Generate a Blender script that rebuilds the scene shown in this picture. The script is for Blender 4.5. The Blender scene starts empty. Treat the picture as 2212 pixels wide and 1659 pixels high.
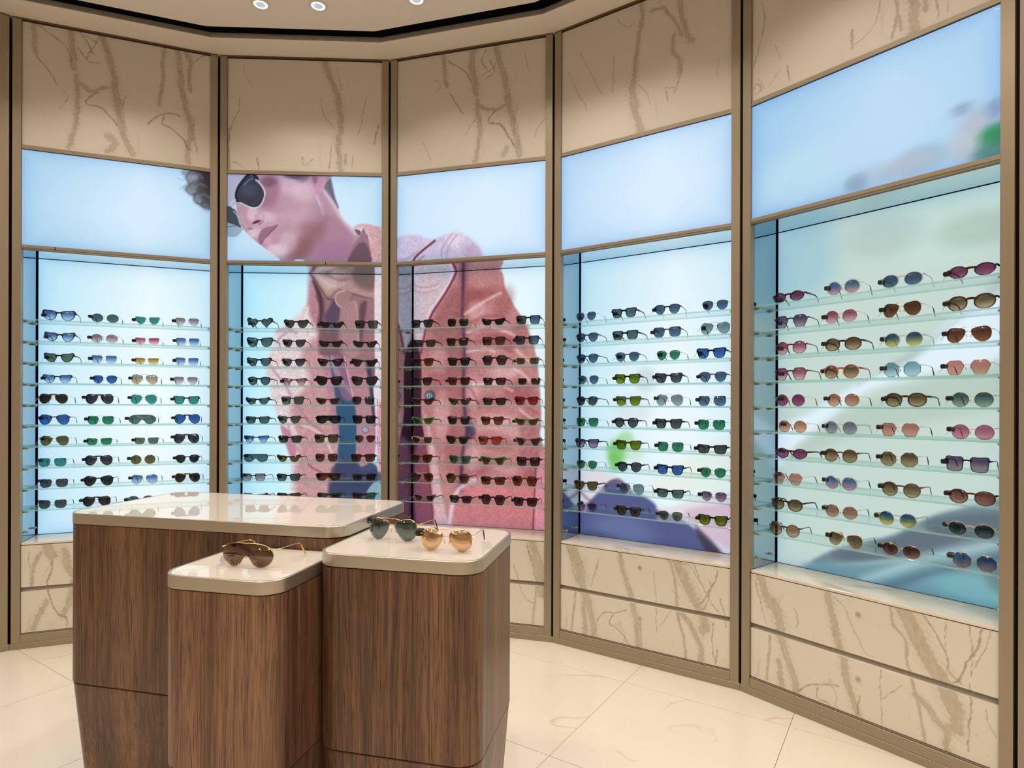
import bpy, math, random
import numpy as np
from mathutils import Matrix, Vector
R = random.Random(7)
SC = bpy.context.scene
COL = SC.collection

# ------------------------------------------------------------------ camera, light, exposure
EYE = 1.3032
cam_d = bpy.data.cameras.new('camera'); cam = bpy.data.objects.new('camera', cam_d); COL.objects.link(cam)
cam_d.sensor_width = 36.0; cam_d.sensor_fit = 'HORIZONTAL'
cam_d.lens = 1305.714 / 2212 * 36.0
cam_d.shift_y = (874.0 - 829.5) / 2212
cam_d.clip_start = 0.05
cam.matrix_world = Matrix.Translation((0, 0, EYE)) @ Matrix.Rotation(math.pi / 2, 4, 'X') @ Matrix.Rotation(0.00309, 4, 'Z')
SC.camera = cam
SC.view_settings.view_transform = 'Standard'; SC.view_settings.look = 'None'
SC.view_settings.gamma = 1.0; SC.view_settings.exposure = 0.0
SC.view_settings.use_curve_mapping = False
SC.cycles.transparent_max_bounces = 18
SC.cycles.max_bounces = 6
SC.cycles.caustics_reflective = False; SC.cycles.caustics_refractive = False
SC.cycles.use_denoising = True
SC.cycles.adaptive_threshold = .03; SC.cycles.use_light_tree = False
SC.cycles.sample_clamp_indirect = 6.0
W0 = bpy.data.worlds.new('world'); SC.world = W0; W0.use_nodes = True
W0.node_tree.nodes['Background'].inputs[0].default_value = (0.8, 0.75, 0.68, 1)
W0.node_tree.nodes['Background'].inputs[1].default_value = 0.0
LAMP_WARM = (1.0, 0.90, 0.785)
SPOT_W = 16.5          # watts-like power of a perimeter downlight
ROOM_W = 46.0          # power of an unseen mid-room downlight added to light the room
PANEL = 1.0            # brightness of the backlit prints
CEIL_Z = 3.345

# ------------------------------------------------------------------ mesh helpers
class MB:
    def __init__(s): s.v = []; s.f = []; s.m = []; s.sm = []
    def add(s, vs, fs, mi=0, smooth=False, M=None):
        o = len(s.v)
        s.v += [tuple(M @ Vector(p)) for p in vs] if M is not None else [tuple(p) for p in vs]
        for q in fs: s.f.append(tuple(i + o for i in q)); s.m.append(mi); s.sm.append(smooth)
        return s
    def box(s, a, b, mi=0, bev=0.0, M=None):
        (x0, y0, z0), (x1, y1, z1) = a, b
        if bev <= 0:
            vs = [(x0,y0,z0),(x1,y0,z0),(x1,y1,z0),(x0,y1,z0),(x0,y0,z1),(x1,y0,z1),(x1,y1,z1),(x0,y1,z1)]
            fs = [(0,3,2,1),(4,5,6,7),(0,1,5,4),(1,2,6,5),(2,3,7,6),(3,0,4,7)]
            return s.add(vs, fs, mi, False, M)
        c = bev; vs = []; idx = {}
        for ix, x in enumerate((x0, x1)):
            for iy, y in enumerate((y0, y1)):
                for iz, z in enumerate((z0, z1)):
                    sx, sy, sz = (1, -1)[ix], (1, -1)[iy], (1, -1)[iz]
                    for ax in range(3):
                        p = [x + sx*c, y + sy*c, z + sz*c]; p[ax] = (x, y, z)[ax]
                        idx[ix, iy, iz, ax] = len(vs); vs.append(tuple(p))
        fs = []
        def F(*k): fs.append(tuple(idx[q] for q in k))
        for ax in range(3):
            o1, o2 = (ax+1) % 3, (ax+2) % 3
            for sd in (0, 1):
                q = []
                for a_, b_ in ((0,0),(1,0),(1,1),(0,1)):
                    t = [0,0,0]; t[ax] = sd; t[o1] = a_; t[o2] = b_; q.append((t[0],t[1],t[2],ax))
                if sd == 0: q.reverse()
                F(*q)
        for ax in range(3):                       # edges along ax
            o1, o2 = (ax+1) % 3, (ax+2) % 3
            for a_ in (0, 1):
                for b_ in (0, 1):
                    t0 = [0,0,0]; t0[o1] = a_; t0[o2] = b_; t1 = list(t0); t1[ax] = 1
                    q = [(t0[0],t0[1],t0[2],o1),(t1[0],t1[1],t1[2],o1),(t1[0],t1[1],t1[2],o2),(t0[0],t0[1],t0[2],o2)]
                    if (a_ + b_) % 2 == 0: q.reverse()
                    F(*q)
        for ix in (0,1):
            for iy in (0,1):
                for iz in (0,1):
                    q = [(ix,iy,iz,0),(ix,iy,iz,1),(ix,iy,iz,2)]
                    if (ix+iy+iz) % 2 == 1: q.reverse()
                    F(*q)
        return s.add(vs, fs, mi, False, M)
    def tube(s, path, r, n=6, mi=0, closed=False, M=None, smooth=True, flat=1.0):
        P = [Vector(p) for p in path]; L = len(P); vs = []; fs = []
        rr = r if isinstance(r, (list, tuple)) else [r]*L
        up = None
        for i, p in enumerate(P):
            t = (P[(i+1) % L] - P[i-1]) if closed else (P[min(i+1, L-1)] - P[max(i-1, 0)])
            t.normalize()
            if up is None:
                up = Vector((0,0,1)) if abs(t.z) < .9 else Vector((0,1,0))
                if closed: up = Vector((0,1,0))
            a = up - t*up.dot(t); a.normalize(); b = t.cross(a); up = a
            for k in range(n):
                w = 2*math.pi*k/n + math.pi/n
                vs.append(p + a*math.cos(w)*rr[i] + b*math.sin(w)*rr[i]*flat)
        for i in range(L if closed else L-1):
            j = (i+1) % L
            for k in range(n):
                k2 = (k+1) % n
                fs.append((i*n+k, i*n+k2, j*n+k2, j*n+k))
        if not closed:
            fs.append(tuple(range(n))[::-1]); fs.append(tuple((L-1)*n+k for k in range(n)))
        return s.add(vs, fs, mi, smooth, M)
    def prism(s, pts, z0, z1, mi=0, mi_side=None, smooth=False):
        n = len(pts); vs = [(x,y,z0) for x,y in pts] + [(x,y,z1) for x,y in pts]
        s.add(vs, [tuple(range(n))[::-1], tuple(range(n, 2*n))], mi)
        s.add(vs, [(i, (i+1) % n, n+(i+1) % n, n+i) for i in range(n)], mi if mi_side is None else mi_side, smooth)
        return s
    def loft(s, loops, mi=0, smooth=True, capb=True, capt=True):
        n = len(loops[0]); vs = [p for l in loops for p in l]; fs = []
        for j in range(len(loops)-1):
            for i in range(n): fs.append((j*n+i, j*n+(i+1) % n, (j+1)*n+(i+1) % n, (j+1)*n+i))
        s.add(vs, fs, mi, smooth)
        if capb: s.add(loops[0], [tuple(range(n))[::-1]], mi)
        if capt: s.add(loops[-1], [tuple(range(n))], mi)
        return s
    def mesh(s, name):
        me = bpy.data.meshes.new(name); me.from_pydata(s.v, [], s.f)
        me.polygons.foreach_set('material_index', s.m); me.polygons.foreach_set('use_smooth', s.sm); me.update()
        return me
def obj(name, src, mats, parent=None, loc=None):
    me = src.mesh(name) if isinstance(src, MB) else src
    o = bpy.data.objects.new(name, me); COL.objects.link(o)
    mats = mats if isinstance(mats, (list, tuple)) else [mats]
    if not me.materials:
        for m in mats: me.materials.append(m)
    else:
        for i, m in enumerate(mats):
            if me.materials[i] is not m: o.material_slots[i].link = 'OBJECT'; o.material_slots[i].material = m
    if parent is not None: o.parent = parent
    if loc is not None: o.location = loc
    return o
def empty(name, M=None, label=None, cat=None, group=None):
    o = bpy.data.objects.new(name, None); COL.objects.link(o); o.empty_display_size = .05
    if M is not None: o.matrix_world = M
    return tag(o, label, cat, group)
def tag(o, label=None, cat=None, group=None, kind=None):
    if label: o['label'] = label
    if cat: o['category'] = cat
    if group: o['group'] = group
    if kind: o['kind'] = kind
    return o

# ------------------------------------------------------------------ material helpers
def s2l(c):
    return tuple((x/12.92 if x <= .04045 else ((x+.055)/1.055)**2.4) for x in (v/255 for v in c[:3]))
def newmat(name):
    m = bpy.data.materials.new(name); m.use_nodes = True; nt = m.node_tree; nt.nodes.clear()
    out = nt.nodes.new('ShaderNodeOutputMaterial'); return m, nt, out
def N(nt, t, **kw):
    n = nt.nodes.new(t)
    for k, v in kw.items():
        if k.startswith('i_'):
            key = k[2:]; key = int(key) if key.isdigit() else key.replace('_', ' ')
            n.inputs[key].default_value = v
        else: setattr(n, k, v)
    return n
def ramp(nt, fac, stops, interp='LINEAR'):
    r = nt.nodes.new('ShaderNodeValToRGB'); r.color_ramp.interpolation = interp
    e = r.color_ramp.elements
    while len(e) < len(stops): e.new(.5)
    for el, (p, c) in zip(e, stops): el.position = p; el.color = (*c, 1) if len(c) == 3 else c
    nt.links.new(fac, r.inputs[0]); return r.outputs[0]
def math_(nt, op, a, b=None, c=None, clamp=False):
    n = nt.nodes.new('ShaderNodeMath'); n.operation = op; n.use_clamp = clamp
    for i, v in enumerate((a, b, c)):
        if v is None: continue
        if isinstance(v, (int, float)): n.inputs[i].default_value = v
        else: nt.links.new(v, n.inputs[i])
    return n.outputs[0]
def mixc(nt, fac, a, b, blend='MIX'):
    n = nt.nodes.new('ShaderNodeMix'); n.data_type = 'RGBA'; n.blend_type = blend
    for i, v in ((0, fac), (6, a), (7, b)):
        if isinstance(v, (int, float)): n.inputs[i].default_value = v
        elif isinstance(v, tuple): n.inputs[i].default_value = (*v[:3], 1)
        else: nt.links.new(v, n.inputs[i])
    return n.outputs[2]
def mapping(nt, scale, loc=(0,0,0), rot=(0,0,0), kind='Object'):
    tc = nt.nodes.new('ShaderNodeTexCoord'); mp = nt.nodes.new('ShaderNodeMapping')
    mp.inputs['Scale'].default_value = scale; mp.inputs['Location'].default_value = loc; mp.inputs['Rotation'].default_value = rot
    nt.links.new(tc.outputs[kind], mp.inputs[0]); return mp.outputs[0]
def noise(nt, vec, scale, detail=4, rough=.55, dist=0, lac=2.0):
    n = nt.nodes.new('ShaderNodeTexNoise'); n.inputs['Scale'].default_value = scale; n.inputs['Detail'].default_value = detail
    n.inputs['Roughness'].default_value = rough; n.inputs['Distortion'].default_value = dist; n.inputs['Lacunarity'].default_value = lac
    nt.links.new(vec, n.inputs['Vector']); return n.outputs['Fac']
def pbr(name, col, rough=.5, metal=0.0, spec=.5, coat=0.0, ior=1.5, bump=None, **kw):
    m, nt, out = newmat(name); p = nt.nodes.new('ShaderNodeBsdfPrincipled'); nt.links.new(p.outputs[0], out.inputs[0])
    if isinstance(col, tuple): p.inputs['Base Color'].default_value = (*col, 1)
    p.inputs['Roughness'].default_value = rough; p.inputs['Metallic'].default_value = metal
    p.inputs['Specular IOR Level'].default_value = spec; p.inputs['Coat Weight'].default_value = coat; p.inputs['IOR'].default_value = ior
    return m, nt, p

def simple_noisy(name, rgb, rough=.5, metal=0., spec=.5, amt=.06, sc=30, coat=0., aniso=None, stretch=(1,1,1)):
    m, nt, p = pbr(name, rgb, rough, metal, spec, coat)
    v = mapping(nt, stretch); n = noise(nt, v, sc, 3)
    f = math_(nt, 'MULTIPLY_ADD', n, amt*2, 1-amt)
    nt.links.new(mixc(nt, 1.0, tuple(rgb), f, 'MULTIPLY'), p.inputs['Base Color'])
    r = math_(nt, 'MULTIPLY_ADD', n, .1, rough-.05); nt.links.new(r, p.inputs['Roughness'])
    return m

def marble(name, base, vein, thin, seed, rough=.22, attr=False, stretch=(1, 1, .45), iso=1.0, isow=.007, iscale=1.7, rot=(0,.15,0), broad=.0, fine=1.0):
    """cream marble; iso-line hair veins everywhere, and on the slabs the broad traced veins held in the attribute 'vein'"""
    m, nt, p = pbr(name, base, rough, 0, .45)
    v = mapping(nt, stretch, (seed, seed*1.7, seed*.6), rot); v1 = mapping(nt, (1,1,1), (seed*.3, seed, 1.3*seed))
    w = nt.nodes.new('ShaderNodeTexNoise'); w.inputs['Scale'].default_value = 5; w.inputs['Detail'].default_value = 4; w.inputs['Roughness'].default_value = .6
    nt.links.new(v1, w.inputs['Vector'])
    vm = nt.nodes.new('ShaderNodeVectorMath'); vm.operation = 'MULTIPLY_ADD'; nt.links.new(w.outputs['Color'], vm.inputs[0])
    vm.inputs[1].default_value = (.10, .10, .10); nt.links.new(v, vm.inputs[2]); vv = vm.outputs[0]
    def isoline(sc, wd, thr, gain, msc, lvl=.5):
        n = noise(nt, vv, sc, 1.5, .5); d = math_(nt, 'ABSOLUTE', math_(nt, 'SUBTRACT', n, lvl))
        b = math_(nt, 'SUBTRACT', 1.0, math_(nt, 'MULTIPLY', d, 1/wd), clamp=True)
        mk = math_(nt, 'MULTIPLY', math_(nt, 'SUBTRACT', noise(nt, v1, msc, 2, .5), thr), gain, clamp=True)
        return math_(nt, 'MULTIPLY', b, mk, clamp=True)
    cl = noise(nt, v1, 2.2, 3, .6)
    c = mixc(nt, math_(nt, 'MULTIPLY', cl, .5), tuple(base), tuple(x*.88 for x in base))
    sp = noise(nt, vv, 60, 2, .6)
    c = mixc(nt, math_(nt, 'MULTIPLY', math_(nt, 'MULTIPLY', math_(nt, 'SUBTRACT', sp, .66), 8, clamp=True), .35*fine), c, tuple(vein))
    if broad: c = mixc(nt, math_(nt, 'MULTIPLY', isoline(iscale*.8, .05, .52, 7, 1.3, .46), broad), c, tuple(vein))
    c = mixc(nt, math_(nt, 'MULTIPLY', isoline(iscale, isow, .50, 8, 2.0), .75*iso), c, tuple(thin))
    c = mixc(nt, math_(nt, 'MULTIPLY', isoline(iscale*2.3, isow*1.5, .56, 9, 3.1, .44), .5*iso), c, tuple(thin))
    if attr:
        at = nt.nodes.new('ShaderNodeAttribute'); at.attribute_name = 'vein'; s3 = nt.nodes.new('ShaderNodeSeparateColor'); nt.links.new(at.outputs['Color'], s3.inputs[0])
        vf = mapping(nt, (1, 1, .4), (seed, 0, 0), (0,.12,0)); fib = noise(nt, vf, 60, 5, .7); fb = math_(nt, 'MULTIPLY_ADD', math_(nt, 'SUBTRACT', fib, .5), 1.5, .78)
        b1 = math_(nt, 'MULTIPLY', s3.outputs[0], fb, clamp=True)
        ed = math_(nt, 'MULTIPLY', math_(nt, 'MULTIPLY', s3.outputs[0], math_(nt, 'SUBTRACT', 1.0, s3.outputs[0])), 2.4, clamp=True)
        c = mixc(nt, math_(nt, 'MULTIPLY', b1, .92), c, tuple(vein))
        c = mixc(nt, math_(nt, 'MULTIPLY', ed, .55), c, tuple(thin))
        c = mixc(nt, math_(nt, 'MULTIPLY', s3.outputs[1], .8), c, tuple(thin))
    nt.links.new(c, p.inputs['Base Color'])
    return m
def wood(name, seed, tint=1.0):
    m, nt, p = pbr(name, (.2,.1,.05), .36, 0, .4)
    v = mapping(nt, (1, 1, .018), (seed, seed*.7, 0)); vw = mapping(nt, (1, 1, .30), (seed*2, 0, seed))
    w = nt.nodes.new('ShaderNodeTexNoise'); w.inputs['Scale'].default_value = 5; w.inputs['Detail'].default_value = 3
    nt.links.new(vw, w.inputs['Vector'])
    vm = nt.nodes.new('ShaderNodeVectorMath'); vm.operation = 'MULTIPLY_ADD'; nt.links.new(w.outputs['Color'], vm.inputs[0])
    vm.inputs[1].default_value = (.035, .035, .0); nt.links.new(v, vm.inputs[2]); vv = vm.outputs[0]
    a = noise(nt, vv, 8, 3, .6); b = noise(nt, vv, 55, 4, .7); c_ = noise(nt, vv, 230, 2, .6)
    lines = math_(nt, 'POWER', math_(nt, 'ABSOLUTE', math_(nt, 'SINE', math_(nt, 'MULTIPLY', math_(nt, 'ADD', a, math_(nt, 'MULTIPLY', b, .10)), 95))), .6)
    f = math_(nt, 'ADD', math_(nt, 'MULTIPLY', a, .50), math_(nt, 'ADD', math_(nt, 'MULTIPLY', b, .34), math_(nt, 'MULTIPLY', c_, .18)))
    f = math_(nt, 'ADD', f, math_(nt, 'MULTIPLY', math_(nt, 'SUBTRACT', lines, .75), .11))
    vp = mapping(nt, (1, 1, .03), (seed*5, 0, 0)); pore = noise(nt, vp, 420, 1, .5)
    t = tint
    col = ramp(nt, f, [(.34, (.040*t,.018*t,.011*t)), (.45, (.100*t,.048*t,.026*t)), (.55, (.175*t,.090*t,.048*t)), (.70, (.26*t,.145*t,.078*t))])
    col = mixc(nt, math_(nt, 'MULTIPLY', math_(nt, 'SUBTRACT', pore, .56), 5, clamp=True), col, (.035*t,.016*t,.010*t))
    nt.links.new(col, p.inputs['Base Color'])
    bp = nt.nodes.new('ShaderNodeBump'); bp.inputs['Strength'].default_value = .06; bp.inputs['Distance'].default_value = .001
    nt.links.new(b, bp.inputs['Height']); nt.links.new(bp.outputs[0], p.inputs['Normal'])
    return m
BRONZE = simple_noisy('champagne_bronze', (.36, .295, .21), .42, .55, .5, .03, 40, stretch=(1,1,.1))
BRONZE_SHADOW = simple_noisy('shadow_line_bronze', (.16, .105, .06), .4, .5, .5, .03, 40)  # dark tone stands for the shadow line above the header
NICKEL = simple_noisy('brushed_nickel', (.52, .47, .39), .3, .85, .5, .03, 60, stretch=(.1,.1,1))
BLACK = simple_noisy('matt_black', (.004, .004, .005), .6, 0, .2, .1, 20)
PLASTIC = simple_noisy('black_plastic', (.010, .010, .011), .35, 0, .4, .2, 50)
CEIL = simple_noisy('ceiling_plaster', (.82, .71, .58), .8, 0, .2, .02, 12)
WALLP = simple_noisy('warm_wall_plaster', (.50, .42, .33), .8, 0, .2, .02, 5)
TRIMG = simple_noisy('grey_slot_edge', (.27, .235, .19), .7, 0, .2, .02, 12)
def lacquer():
    m, nt, p = pbr('white_lacquered_glass', (.60, .55, .49), .02, 0, .5, 0, 1.75)
    v = mapping(nt, (1,1,1)); nt.links.new(mixc(nt, noise(nt, v, 8, 2), (.60,.55,.49), (.59,.54,.48)), p.inputs['Base Color']); return m
LACQ = lacquer()
GOLD = simple_noisy('polished_gold', (.83, .56, .23), .22, 1.0, .5, .03, 60)
SILVER = simple_noisy('polished_silver', (.55, .54, .52), .25, 1.0, .5, .03, 60)
GUN = simple_noisy('gunmetal', (.10, .10, .105), .3, 1.0, .5, .03, 60)
STEEL = simple_noisy('satin_steel', (.62, .50, .38), .3, .9, .5, .03, 60)
LOCKM = simple_noisy('pale_brass_lock', (.62,.55,.42), .3, .35, .5, .03, 60)
PAPER = simple_noisy('white_paper', (.72, .70, .68), .7, 0, .2, .03, 60)
PADS = simple_noisy('clear_silicone', (.65, .58, .48), .25, 0, .5, .03, 60)
def acetate(name, rgb, tort=None, rough=.14):
    m, nt, p = pbr(name, rgb, rough, 0, .5)
    v = mapping(nt, (1, 1, 1)); n = noise(nt, v, 160 if tort else 60, 2, .6, .6)
    if tort: nt.links.new(ramp(nt, n, [(.50, rgb), (.64, tort)]), p.inputs['Base Color'])
    else: nt.links.new(mixc(nt, n, rgb, tuple(x*.85 for x in rgb)), p.inputs['Base Color'])
    return m
def translucent(name, rgb, alpha):
    m, nt, p = pbr(name, rgb, .12, 0, .5)
    v = mapping(nt, (1,1,1)); n = noise(nt, v, 60, 2)
    nt.links.new(mixc(nt, n, rgb, tuple(x*.9 for x in rgb)), p.inputs['Base Color'])
    p.inputs['Alpha'].default_value = alpha; return m
FR = {'bk': acetate('black_acetate', (.006,.006,.007)), 'to': acetate('tortoise_acetate', (.012,.005,.003), (.17,.062,.014)),
      'br': acetate('brown_acetate', (.10,.035,.014), (.20,.08,.03)), 'gr': acetate('green_acetate', (.005,.23,.045)),
      'bu': acetate('burgundy_acetate', (.10,.012,.012)), 'be': acetate('beige_acetate', (.62,.42,.19)),
      'cl': translucent('clear_acetate', (.62,.60,.55), .5), 'co': acetate('coral_acetate', (.50,.13,.07)),
      'mv': acetate('mauve_acetate', (.20,.15,.17)), 'nv': acetate('navy_acetate', (.03,.03,.07)),
      'sl': acetate('slate_acetate', (.07,.10,.14)), 'pi': acetate('pink_acetate', (.6,.3,.32)),
      'go': GOLD, 'si': SILVER, 'gu': GUN}
FRN = {'bk':'black','to':'tortoiseshell','br':'brown','gr':'green','bu':'burgundy','be':'beige','cl':'clear','co':'coral','mv':'mauve-grey',
       'nv':'navy','sl':'slate','pi':'pink','go':'gold','si':'silver','gu':'gunmetal'}
# lens: name, top colour and bottom colour as seen against the lit print, mirror amount
LN = {'bl':('blue',(62,98,150),(170,205,235),0),'gg':('grey-green',(58,88,92),(70,104,106),0),'te':('teal',(38,124,122),(44,142,136),0),'tb':('blue-teal',(60,92,98),(76,110,114),0),
 'gy':('grey',(120,118,122),(190,198,205),0),'mg':('mauve-grey',(126,100,108),(186,182,188),0),'ro':('rose',(140,70,100),(214,170,186),0),
 'gn':('sage-green',(70,98,88),(84,112,96),0),'yb':('amber',(140,118,52),(200,192,140),0),'bb':('bright-blue',(32,78,142),(44,100,172),.02),
 'tm':('mirrored',(120,140,130),(196,176,140),.25),'dk':('black',(18,26,32),(24,34,38),0),'db':('dark-blue',(12,30,58),(20,36,52),.08),
 'gr':('green',(22,104,78),(36,132,92),0),'ol':('olive',(72,74,44),(96,94,58),0),'dg':('dark-grey',(48,58,66),(66,78,84),0),
 'mv':('plum-grey',(48,36,44),(74,60,68),0),'bn':('brown',(70,42,28),(112,72,46),0),'sb':('slate-blue',(52,80,104),(74,108,134),0),
 'dr':('dark-red',(58,16,18),(84,24,26),0),'rd':('red',(120,44,46),(150,62,62),0),'or':('orange-red',(150,74,60),(190,104,86),0),
 'li':('lime-green',(70,100,12),(110,140,24),0),'vi':('violet-grey',(76,70,104),(160,140,160),0),'tg':('pale-grey',(92,120,124),(130,158,160),0),
 'bp':('blue-pink',(52,96,140),(190,150,170),0),'ma':('magenta',(110,50,92),(148,84,128),0),'ob':('olive-brown',(84,70,50),(166,150,116),0),
 'by':('blue-yellow',(24,70,110),(196,186,110),0),'lb':('pale-blue',(110,160,170),(160,200,206),0),'pk':('pale-pink',(176,118,112),(206,160,150),0),
 'pb':('peach-brown',(140,98,86),(186,150,134),0),'sg':('sea-grey',(56,88,92),(140,166,164),0),'pe':('peach',(150,104,80),(196,160,136),0),
 'gv':('grey-violet',(110,118,134),(160,166,182),0),'pr':('pink',(160,92,124),(200,140,160),0),'br':('rose-brown',(96,56,50),(176,120,110),0),'dt':('deep-teal',(16,48,56),(96,130,130),0)}
def schlick(nt, f0, g=1.0, p=5.0):
    lw = nt.nodes.new('ShaderNodeLayerWeight'); lw.inputs[0].default_value = .5
    return math_(nt, 'MULTIPLY_ADD', math_(nt, 'POWER', lw.outputs['Facing'], p), g*(1-f0), f0, clamp=True)
LENSM = {}
def lens_mat(name, top, bot, mir, bg=(230,247,252), mcol=None, nsurf=2):
    m, nt, out = newmat('lens_' + name); bgl = s2l(bg)
    f = lambda c: tuple(min(.97, max(.002, a/b))**(1/nsurf) for a, b in zip(s2l(c), bgl))
    tc = nt.nodes.new('ShaderNodeTexCoord'); sp = nt.nodes.new('ShaderNodeSeparateXYZ'); nt.links.new(tc.outputs['Generated'], sp.inputs[0])
    nz = noise(nt, tc.outputs['Object'], 20, 1)
    z = math_(nt, 'ADD', sp.outputs[2], math_(nt, 'MULTIPLY', nz, .02))
    col = ramp(nt, z, [(.18, f(bot)), (.78, f(top))])
    tr = nt.nodes.new('ShaderNodeBsdfTransparent'); nt.links.new(col, tr.inputs[0])
    gl = nt.nodes.new('ShaderNodeBsdfGlossy'); gl.inputs['Roughness'].default_value = .03; gl.inputs[0].default_value = (.9,.95,1,1)
    fac = schlick(nt, max(.035, mir), .8)
    if mcol: gl.inputs[0].default_value = (*mcol, 1)
    g_out = gl.outputs[0]
    mx = nt.nodes.new('ShaderNodeMixShader'); nt.links.new(fac, mx.inputs[0]); nt.links.new(tr.outputs[0], mx.inputs[1]); nt.links.new(g_out, mx.inputs[2])
    nt.links.new(mx.outputs[0], out.inputs[0]); return m
def lensm(code):
    if code not in LENSM:
        n, a, b, mi = LN[code]; LENSM[code] = lens_mat(n, a, b, mi)
    return LENSM[code]
def glass_mat(name, tint, edge):
    m, nt, out = newmat(name)
    tr = nt.nodes.new('ShaderNodeBsdfTransparent'); tr.inputs[0].default_value = (*tint, 1)
    gl = nt.nodes.new('ShaderNodeBsdfGlossy'); gl.inputs['Roughness'].default_value = .02
    v = mapping(nt, (1,1,1)); n = noise(nt, v, 6, 2)
    fac = math_(nt, 'MULTIPLY', schlick(nt, .03, .5), math_(nt, 'MULTIPLY_ADD', n, .1, .85))
    mx = nt.nodes.new('ShaderNodeMixShader'); nt.links.new(fac, mx.inputs[0])
    if edge:
        df = nt.nodes.new('ShaderNodeBsdfPrincipled'); df.inputs['Base Color'].default_value = (.52,.92,.88,1); df.inputs['Roughness'].default_value = .25
        tl = nt.nodes.new('ShaderNodeBsdfTranslucent'); tl.inputs[0].default_value = (.62,.95,.93,1)
        m2 = nt.nodes.new('ShaderNodeMixShader'); m2.inputs[0].default_value = .45; nt.links.new(df.outputs[0], m2.inputs[1]); nt.links.new(tl.outputs[0], m2.inputs[2])
        m3 = nt.nodes.new('ShaderNodeMixShader'); m3.inputs[0].default_value = .5; nt.links.new(tr.outputs[0], m3.inputs[1]); nt.links.new(m2.outputs[0], m3.inputs[2])
        nt.links.new(m3.outputs[0], mx.inputs[1])
    else: nt.links.new(tr.outputs[0], mx.inputs[1])
    nt.links.new(gl.outputs[0], mx.inputs[2]); nt.links.new(mx.outputs[0], out.inputs[0]); return m
GLASS = glass_mat('shelf_glass', (.975,.992,.988), False); GEDGE = glass_mat('shelf_glass_edge', (.66,.90,.88), True)
def mirror_mat(name, c0, c1):
    m, nt, out = newmat(name); g = nt.nodes.new('ShaderNodeBsdfGlossy'); g.inputs['Roughness'].default_value = .015
    lw = nt.nodes.new('ShaderNodeLayerWeight'); lw.inputs[0].default_value = .35
    v = mapping(nt, (1,1,1)); n = noise(nt, v, 3, 2); f = math_(nt, 'MULTIPLY', lw.outputs['Facing'], math_(nt, 'MULTIPLY_ADD', n, .04, .98), clamp=True)
    nt.links.new(ramp(nt, f, [(0, c0), (1, c1)]), g.inputs[0]); nt.links.new(g.outputs[0], out.inputs[0]); return m
MIRROR = mirror_mat('grey_tinted_mirror', (.27,.36,.42), (.62,.76,.82)); SOFFIT = mirror_mat('soffit_mirror', (.50,.60,.64), (.84,.92,.95))
MARB_UP = marble('calacatta_marble_upper', (.66,.60,.515), (.37,.305,.22), (.30,.24,.165), 3.1, .5, True, iso=.6)
MARB_DR = marble('calacatta_marble_drawer', (.73,.67,.575), (.46,.375,.26), (.33,.265,.18), 1.3, .22, True, iso=.6)
MARB_LG = marble('calacatta_marble_ledge', (.78,.71,.60), (.42,.35,.27), (.36,.30,.23), 5.3, .10, False, (.30,1,1), 1.0, .035, 3.2, (0,0,.22), 1.0)
MARB_FL = [marble('calacatta_floor_%d' % i, (.82,.745,.63), (.74,.61,.43), (.62,.44,.22), 5.3*i+.7, .16, False, (.42, 1, 1), 1.1, .0062, 1.7, (0,0,.12+.25*i), .07, .6) for i in range(4)]
GROOVE = marble('marble_finger_groove', (.40,.35,.29), (.22,.17,.12), (.2,.15,.10), 2.2, .3)

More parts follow.
